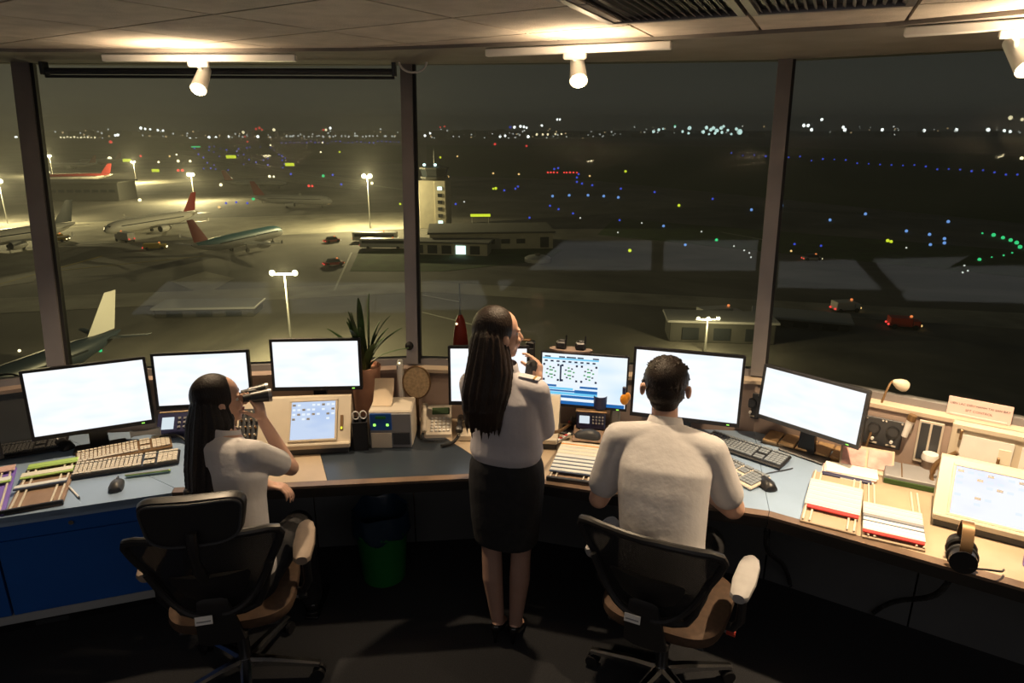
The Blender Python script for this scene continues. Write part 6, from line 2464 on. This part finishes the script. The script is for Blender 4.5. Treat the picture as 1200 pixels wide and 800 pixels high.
vehicle('apron_bus', 'grey apron bus parked beside the lawn, nearer of two', (450, 291), R(-2), 'vehicle_white', 13, 2.7, 3.0)
vehicle('truck', 'white catering truck under the nose of the airliner with red tail', (147, 283), R(150), 'vehicle_white', 7, 2.4, 3.0)
vehicle('truck', 'dark baggage truck in front of the airliner with red tail', (182, 292), R(20), 'vehicle_yellow', 6, 2.2, 1.8)
vehicle('car', 'small dark car on the apron left of the two buses', (389, 284), R(40), 'vehicle_red', 4.6, 2.0, 1.7)
vehicle('truck', 'yellow truck under the wing of the airliner behind the left window post', (66, 283), R(5), 'vehicle_yellow', 7, 2.4, 2.4)
vehicle('truck', 'white truck near the far pier left of the tail of the white airliner', (136, 230), R(15), 'vehicle_white', 7, 2.4, 2.8)

# red beacon with a thin rod on the outside ledge
p = Vector((-0.265, 3.93, 1.05))
tpz = UY(540, 405, p.y)
p = UY(540, 404, 3.95)
t_ = thing('red_beacon', 'red tapered beacon with thin rod outside the glass behind the half hidden monitor', 'beacon', (p.x, p.y, p.z - .36))
MB().cyl((0, 0, 0), (0, 0, .36), .018, n=10).build('post', 'mast_metal', t_)
MB().lathe([(.030, .34), (.047, .36), (.046, .39), (.038, .46), (.026, .52), (.012, .55), (.0, .552)], 22).build('lens', 'red_plastic', t_)
MB().cyl((0, 0, .545), (0, 0, .74), .006, .004, 8).build('rod', 'mast_metal', t_)
MB().ell((-.02, -.025, .50), (.007, .007, .007), 8, 6).build('lamp', 'lamp_warm', t_)
structure(MB().prism([(W[0][0], W[0][1] + .06), (W[1][0], W[1][1] + .06), (W[2][0], W[2][1] + .06), (W[3][0], W[3][1] + .06), (W[4][0], W[4][1] + .06), (W[4][0] + .15, W[4][1] + .40), (W[3][0] + .1, W[3][1] + .40), (W[2][0], W[2][1] + .40), (W[1][0], W[1][1] + .40), (W[0][0], W[0][1] + .40)], .50, p.z - .36).build('slab_outside', 'wall_paint'))

# ---- lights of the airfield and the city, each a small lamp of its own
LAMP_MESH = {}
SMALL = []


def small_lamp(name, label, cat, p, r_, mat, group, flat=1.0):
    if mat not in LAMP_MESH:
        me = MB().ell((0, 0, 0), (1, 1, 1), 8, 6).mesh('lamp', mat)
        LAMP_MESH[mat] = me
    o = bpy.data.objects.new(name, LAMP_MESH[mat])
    COL.objects.link(o)
    o.location = p
    o.scale = (r_ * flat, r_, r_)
    hgt = p[2] - GROUND_Z
    if hgt > r_ * 1.5:
        # the pole or roof post that carries it
        if 'pole' not in LAMP_MESH:
            LAMP_MESH['pole'] = MB().cyl((0, 0, -1), (0, 0, 0), .5, n=6).mesh('pole', 'building_dark')
        q_ = bpy.data.objects.new('lamp_pole', LAMP_MESH['pole'])
        COL.objects.link(q_)
        q_.parent = o
        q_.scale = (.25, .25, hgt / r_)
    SMALL.append((o, label))
    return tag(o, label, cat, group)


def dist(p):
    return (Vector(p) - Vector((0, 0, CAM_Z))).length


GR = {'lamp_blue': ('blue taxiway edge light on the dark airfield', 'blue taxiway lights'),
      'lamp_sky': ('bright blue taxiway light out on the dark field right of centre', 'bright blue taxiway lights'),
      'lamp_green': ('green taxiway light on the dark airfield', 'green taxiway lights'),
      'lamp_red': ('small red stop light on the dark airfield', 'red airfield lights'),
      'lamp_amber': ('small amber light on the dark airfield', 'amber airfield lights'),
      'lamp_warm': ('small warm white light on the dark airfield', 'warm airfield lights'),
      'lamp_lime': ('small yellow green guidance light on the airfield', 'yellow green airfield lights'),
      'dot_white': ('faint white light on the dark airfield', 'faint airfield lights')}


def on_ground(x, y, mat, r_px=1.3):
    p = G(x, y)
    r_ = dist(p) / 830.0 * r_px
    p.z += r_ * .8
    lab, grp = GR[mat]
    return small_lamp('airfield_light', lab, 'light', p, r_, mat, grp)


for x, y in [(534, 240), (591, 224), (607, 219.5), (604, 222), (676, 209), (678, 205), (682, 216), (694, 218), (676, 214), (654, 198), (649.5, 199), (644.5, 242), (654.5, 246), (671.5, 251), (620.5, 256), (265, 239), (277, 238), (290, 239), (341, 205), (390, 206), (400, 217), (726, 259), (727.5, 222), (767, 226), (835, 234), (931, 287), (962, 289)]:
    on_ground(x, y, 'lamp_blue', 1.25)
for x, y in [(647.5, 231), (667, 230), (689, 230), (707.5, 231), (724.5, 232.5), (880.5, 247), (777.5, 266), (803, 288), (916, 242), (972.5, 259), (1014, 252), (1062, 272), (1089, 276), (1090, 288), (1106.5, 281), (1106.5, 286), (1111, 261)]:
    on_ground(x, y, 'lamp_sky', 1.6)
rnd = random.Random(21)
for k in range(70):
    on_ground(rnd.uniform(225, 335), rnd.uniform(172, 200), 'lamp_blue', rnd.uniform(.5, .9)) if k < 40 else on_ground(330 + (k - 40) * 4.9, 167 + rnd.uniform(-1, 1.5), 'lamp_blue', rnd.uniform(.5, .85))
for k in range(26):
    x = 857 + k * 13.4
    on_ground(x, 180 + k * 1.0 + rnd.uniform(-2, 2), 'lamp_blue', rnd.uniform(.7, 1.1))
for x, y, r_ in [(839.5, 282.5, 1.8), (1164, 277, 1.9), (1175, 280, 1.7), (1184, 283, 1.8), (1191, 286, 1.9), (1195, 291, 1.9), (1147.5, 305.5, 1.7), (1151, 274, .9), (1162, 302, .8), (1176, 300, .9), (1186, 297, .9), (379, 207.5, 1.7), (297, 234.5, 1.8), (118, 412, 1.7)]:
    on_ground(x, y, 'lamp_green', r_)
for x, y, r_ in [(580, 170, 1.4), (617, 172, 1.2), (642, 203, 1.2), (645.5, 203, 1.2), (649, 203, 1.2), (653, 203, 1.0), (661, 203, 1.0), (664, 203, 1.1), (668, 203, 1.2), (672, 203, 1.1), (676, 203, 1.0), (130, 168, 1.7), (121, 218, 1.0), (290, 167, 1.0), (165, 184, 1.2), (362, 219, 1.5), (366, 219, 1.3), (214, 201, 1.6), (209, 201, 1.5)]:
    on_ground(x, y, 'lamp_red', r_)
for x, y, r_ in [(536, 184, 1.0), (525, 208, 1.3), (578, 204, 1.2), (608, 205, 1.2), (691, 207, 1.1), (257, 244, 1.6), (385, 239, 1.6), (199, 184, 1.0), (927, 295, 1.2)]:
    on_ground(x, y, 'lamp_amber', r_)
for x, y, r_ in [(129, 188, 2.2), (164, 236, 1.8), (209, 190, 1.5), (223, 190, 1.4), (207, 182, 1.0), (186, 191, 1.2), (316, 208, 1.6), (321, 208, 1.2), (57, 203, 1.4), (138, 228, 1.3), (1197, 187, 1.6), (436, 216, 1.7), (271, 210, 1.2), (259, 218, 1.7), (317, 171, 1.0), (376, 179, 1.0), (378, 168, 1.0), (23, 412, 1.4)]:
    on_ground(x, y, 'lamp_warm', r_)
for x, y, r_ in [(516, 185.5, 1.3), (733, 202, 1.5), (795.5, 242, 1.7), (738, 295, 2.0), (1040, 283.5, 1.8), (1044, 284.5, 1.7), (581, 222, 1.7), (469, 240, 1.3), (398, 179, 1.1), (578, 222, 1.2)]:
    on_ground(x, y, 'lamp_lime', r_)
for x, y in [(860, 289), (872, 294), (878, 297), (880, 302), (544, 237), (680, 256), (752, 262), (822, 272), (1130, 312), (1134, 318), (1128, 320), (1062, 291), (724, 273)]:
    on_ground(x, y, 'dot_white', .9)

# lit yellow guidance signs
for k, (x0, x1, y, h_, lab) in enumerate([(144, 154, 190, 3.2, 'lit yellow guidance sign, farthest left of the apron signs'), (178, 187, 202, 3.2, 'lit yellow guidance sign left of the bright floodlight mast'),
                                          (147, 156, 222, 3.0, 'lit yellow guidance sign by the dark pier'), (265, 277, 186, 3.6, 'lit yellow guidance sign on the far taxiway, left of two'),
                                          (334, 345, 195, 3.6, 'lit yellow guidance sign on the far taxiway, right of two'), (488, 497, 219, 2.4, 'lit yellow guidance sign at the middle window post'),
                                          (551, 575, 254, 3.0, 'long lit yellow green sign above the low office roof'), (224, 235, 173, 1.5, 'lit green sign far off at the edge of the city')]):
    a, b = G(x0, y), G(x1, y)
    c = (a + b) / 2
    hh = dist(c) / 830 * h_
    zb = 0.3 if k != 6 else 6.2
    if k == 6:
        c = UY(563, 254, G(563, 272).y)
        zb = c.z - GROUND_Z
        a, b = UY(551, 254, c.y), UY(575, 254, c.y)
    t_ = thing('guidance_sign', lab, 'sign', (c.x, c.y, GROUND_Z), 0 if k != 6 else R(3), 'lit guidance signs')
    wd = (b - a).length
    MB().box((0, .2, zb + hh / 2), (wd, .4, hh), .03).build('sign_box', 'plastic_dark', t_)
    MB().box((0, -.03, zb + hh / 2), (wd * .97, .06, hh * .9)).build('lit_face', 'lamp_green' if k == 7 else 'lamp_lime', t_)
    for s in (-1, 1):
        MB().cyl((s * wd * .4, .2, 0), (s * wd * .4, .2, zb), .12, n=8).build('foot', 'mast_metal', t_)

# the lights of the city along the horizon
rnd = random.Random(5)


def city(x, y, mat, r_px, name='city_light'):
    yy = 2400 + rnd.uniform(-150, 80)
    p = UY(x, y, yy)
    labs = {'dot_white': ('small white lamp in the city lights along the dark horizon', 'white city lights'), 'lamp_white': ('bright white lamp among the city lights on the horizon', 'bright white city lights'),
            'dot_amber': ('small amber lamp in the city lights along the horizon', 'amber city lights'), 'lamp_warm': ('bright warm lamp among the city lights on the horizon', 'bright warm city lights'),
            'lamp_red': ('red lamp among the city lights on the horizon', 'red city lights'), 'lamp_cyan': ('cool white floodlight in the bright cluster on the horizon', 'floodlights on the horizon'),
            'lamp_green': ('green lamp among the city lights on the horizon', 'green city lights'), 'lamp_blue': ('blue lamp among the city lights on the horizon', 'blue city lights')}
    lab, grp = labs[mat]
    return small_lamp(name, lab, 'light', p, dist(p) / 830 * r_px, mat, grp)


for k in range(120):
    x = rnd.uniform(42, 480) if k < 70 else rnd.uniform(495, 720)
    city(x, rnd.triangular(149, 166, 160), rnd.choice(['dot_white', 'dot_white', 'dot_amber']), rnd.uniform(.6, 1.1))
for k in range(40):
    city(rnd.uniform(720, 1210), rnd.triangular(143, 160, 153), rnd.choice(['dot_white', 'dot_white', 'dot_amber']), rnd.uniform(.5, 1.0))
for k in range(26):
    city(336 + k * 4.9 + rnd.uniform(-2, 2), 159.5 + rnd.uniform(-.6, .6), 'dot_white', rnd.uniform(.8, 1.25))
for k in range(11):
    city(71 + k * 4.0, 161 + rnd.uniform(-.6, .6), 'lamp_warm', .95)
for x, y, r_ in [(165, 150, 1.5), (170, 151, 1.3), (176, 151.5, 1.1), (185, 152.5, 1.2), (191, 153, 1.1), (138, 158, 1.5), (135, 158.5, 1.2), (98, 166, 1.6), (102, 167, 1.3), (19, 161, 1.4), (223, 163, 1.5), (230, 162.5, 1.2), (245, 161, 1.6), (253, 161, 1.4), (268, 160, 1.3), (302, 160, 1.6), (498, 159, 1.4), (504, 156, 1.2), (586, 160, 1.4), (592, 159, 1.4), (603, 149, 1.6), (610, 148, 1.5), (614, 148.5, 1.4), (617, 149.5, 1.2), (619, 160, 1.7), (635, 147, 1.3), (653, 140, 1.2), (656, 140, 1.2), (942, 147, 1.8), (947, 147, 1.8), (951, 152, 1.7), (963, 140, 1.6), (988, 149, 1.5), (990, 152, 1.9), (1034, 152, 1.6), (1083, 153, 1.6), (1121, 152, 1.6), (1158, 152, 1.8), (1177, 153, 1.4), (1184, 154, 1.4), (387, 150, 1.4)]:
    city(x, y, 'lamp_white', r_)
for x, y, r_ in [(321, 152, 1.7), (629, 157.5, 1.4), (636, 157.5, 1.3), (642, 157.5, 1.3), (651, 157, 1.1), (658, 157, 1.1), (285, 155, 1.6), (382, 152, 1.4), (1184, 138, 1.9), (1198, 140, 1.5)]:
    city(x, y, 'lamp_warm', r_)
for x, y, r_ in [(300, 151, 1.3), (304, 150, 1.4), (307, 152, 1.1), (379, 152, 1.2), (287, 160, 1.0), (516, 149, .9), (521, 148, .9)]:
    city(x, y, 'lamp_red', r_)
for x, y, r_ in [(766, 154, 1.7), (772, 152, 1.7), (777, 151, 1.2), (791, 148.5, 1.2), (808, 150, 2.2), (828, 149.5, 2.0), (824, 154.5, 2.0), (833, 152, 1.9), (836, 150, 2.0), (840, 153, 2.2), (845, 150, 1.9), (848, 148, 1.5), (846, 155, 1.6), (853, 152.5, 1.5), (863, 151, 1.7), (867, 154.5, 3.0), (800, 154, 1.5), (807, 156, 1.4), (838, 156, 1.6), (831, 157, 1.3), (857, 157, 1.3)]:
    city(x, y, 'lamp_cyan', r_, 'horizon_floodlight')
for x, y, r_ in [(791, 148.5, 1.4), (187, 166, 1.2)]:
    city(x, y - 1, 'lamp_green', r_)
for x, y, r_ in [(598, 149, 1.5), (204, 176, 1.1)]:
    city(x, y, 'lamp_blue', r_)

# every small lamp gets its own place in words: its window and its turn in the row of its kind
def px_of(p):
    d = Vector(p) - Vector((0, 0, CAM_Z))
    return 600 + 800 * d.x / (d.y * CP - d.z * SP)


def ordinal(n):
    return str(n) + ('th' if 10 <= n % 100 <= 20 else {1: 'st', 2: 'nd', 3: 'rd'}.get(n % 10, 'th'))


def label_in_rows(rows):
    sets = {}
    for o, label in rows:
        x = px_of(o.location)
        k = 0 if x < 45 else 1 if x < 484 else 2 if x < 905 else 3
        sets.setdefault((label, k), []).append((x, o))
    for (label, k), items in sets.items():
        base = label.split(' on the')[0].split(' in the')[0].split(' among')[0].split(' standing')[0].split(' out on')[0]
        where = ('far left', 'second', 'third', 'right')[k]
        items.sort(key=lambda it: it[0])
        for i, (x, o) in enumerate(items):
            o['label'] = '%s %s, %s from left in the %s window' % (base, 'on the horizon' if o.name.startswith(('city', 'horizon')) else 'on the airfield', ordinal(i + 1), where)


label_in_rows(SMALL)
label_in_rows([(o, o['label']) for o in COL.objects if o.name.startswith('city_block') and o.parent is None])

# night haze over the airfield: a thin even mist that the floodlights and the sky glow light up
hz = bpy.data.materials.new('night_haze')
hz.use_nodes = True
nt = hz.node_tree
for n_ in list(nt.nodes):
    nt.nodes.remove(n_)
out = nt.nodes.new('ShaderNodeOutputMaterial')
vs_ = nt.nodes.new('ShaderNodeVolumeScatter')
vs_.inputs['Color'].default_value = (0.95, 0.95, 0.93, 1)
vs_.inputs['Density'].default_value = 0.00045
nt.links.new(vs_.outputs[0], out.inputs['Volume'])
MATS['night_haze'] = hz
haze = MB().box((0, 1755, GROUND_Z + 40.5), (7000, 3490, 79)).build('night_haze', 'night_haze', smooth=False)
haze['kind'] = 'structure'
haze['label'] = 'thin night haze over the whole airfield'
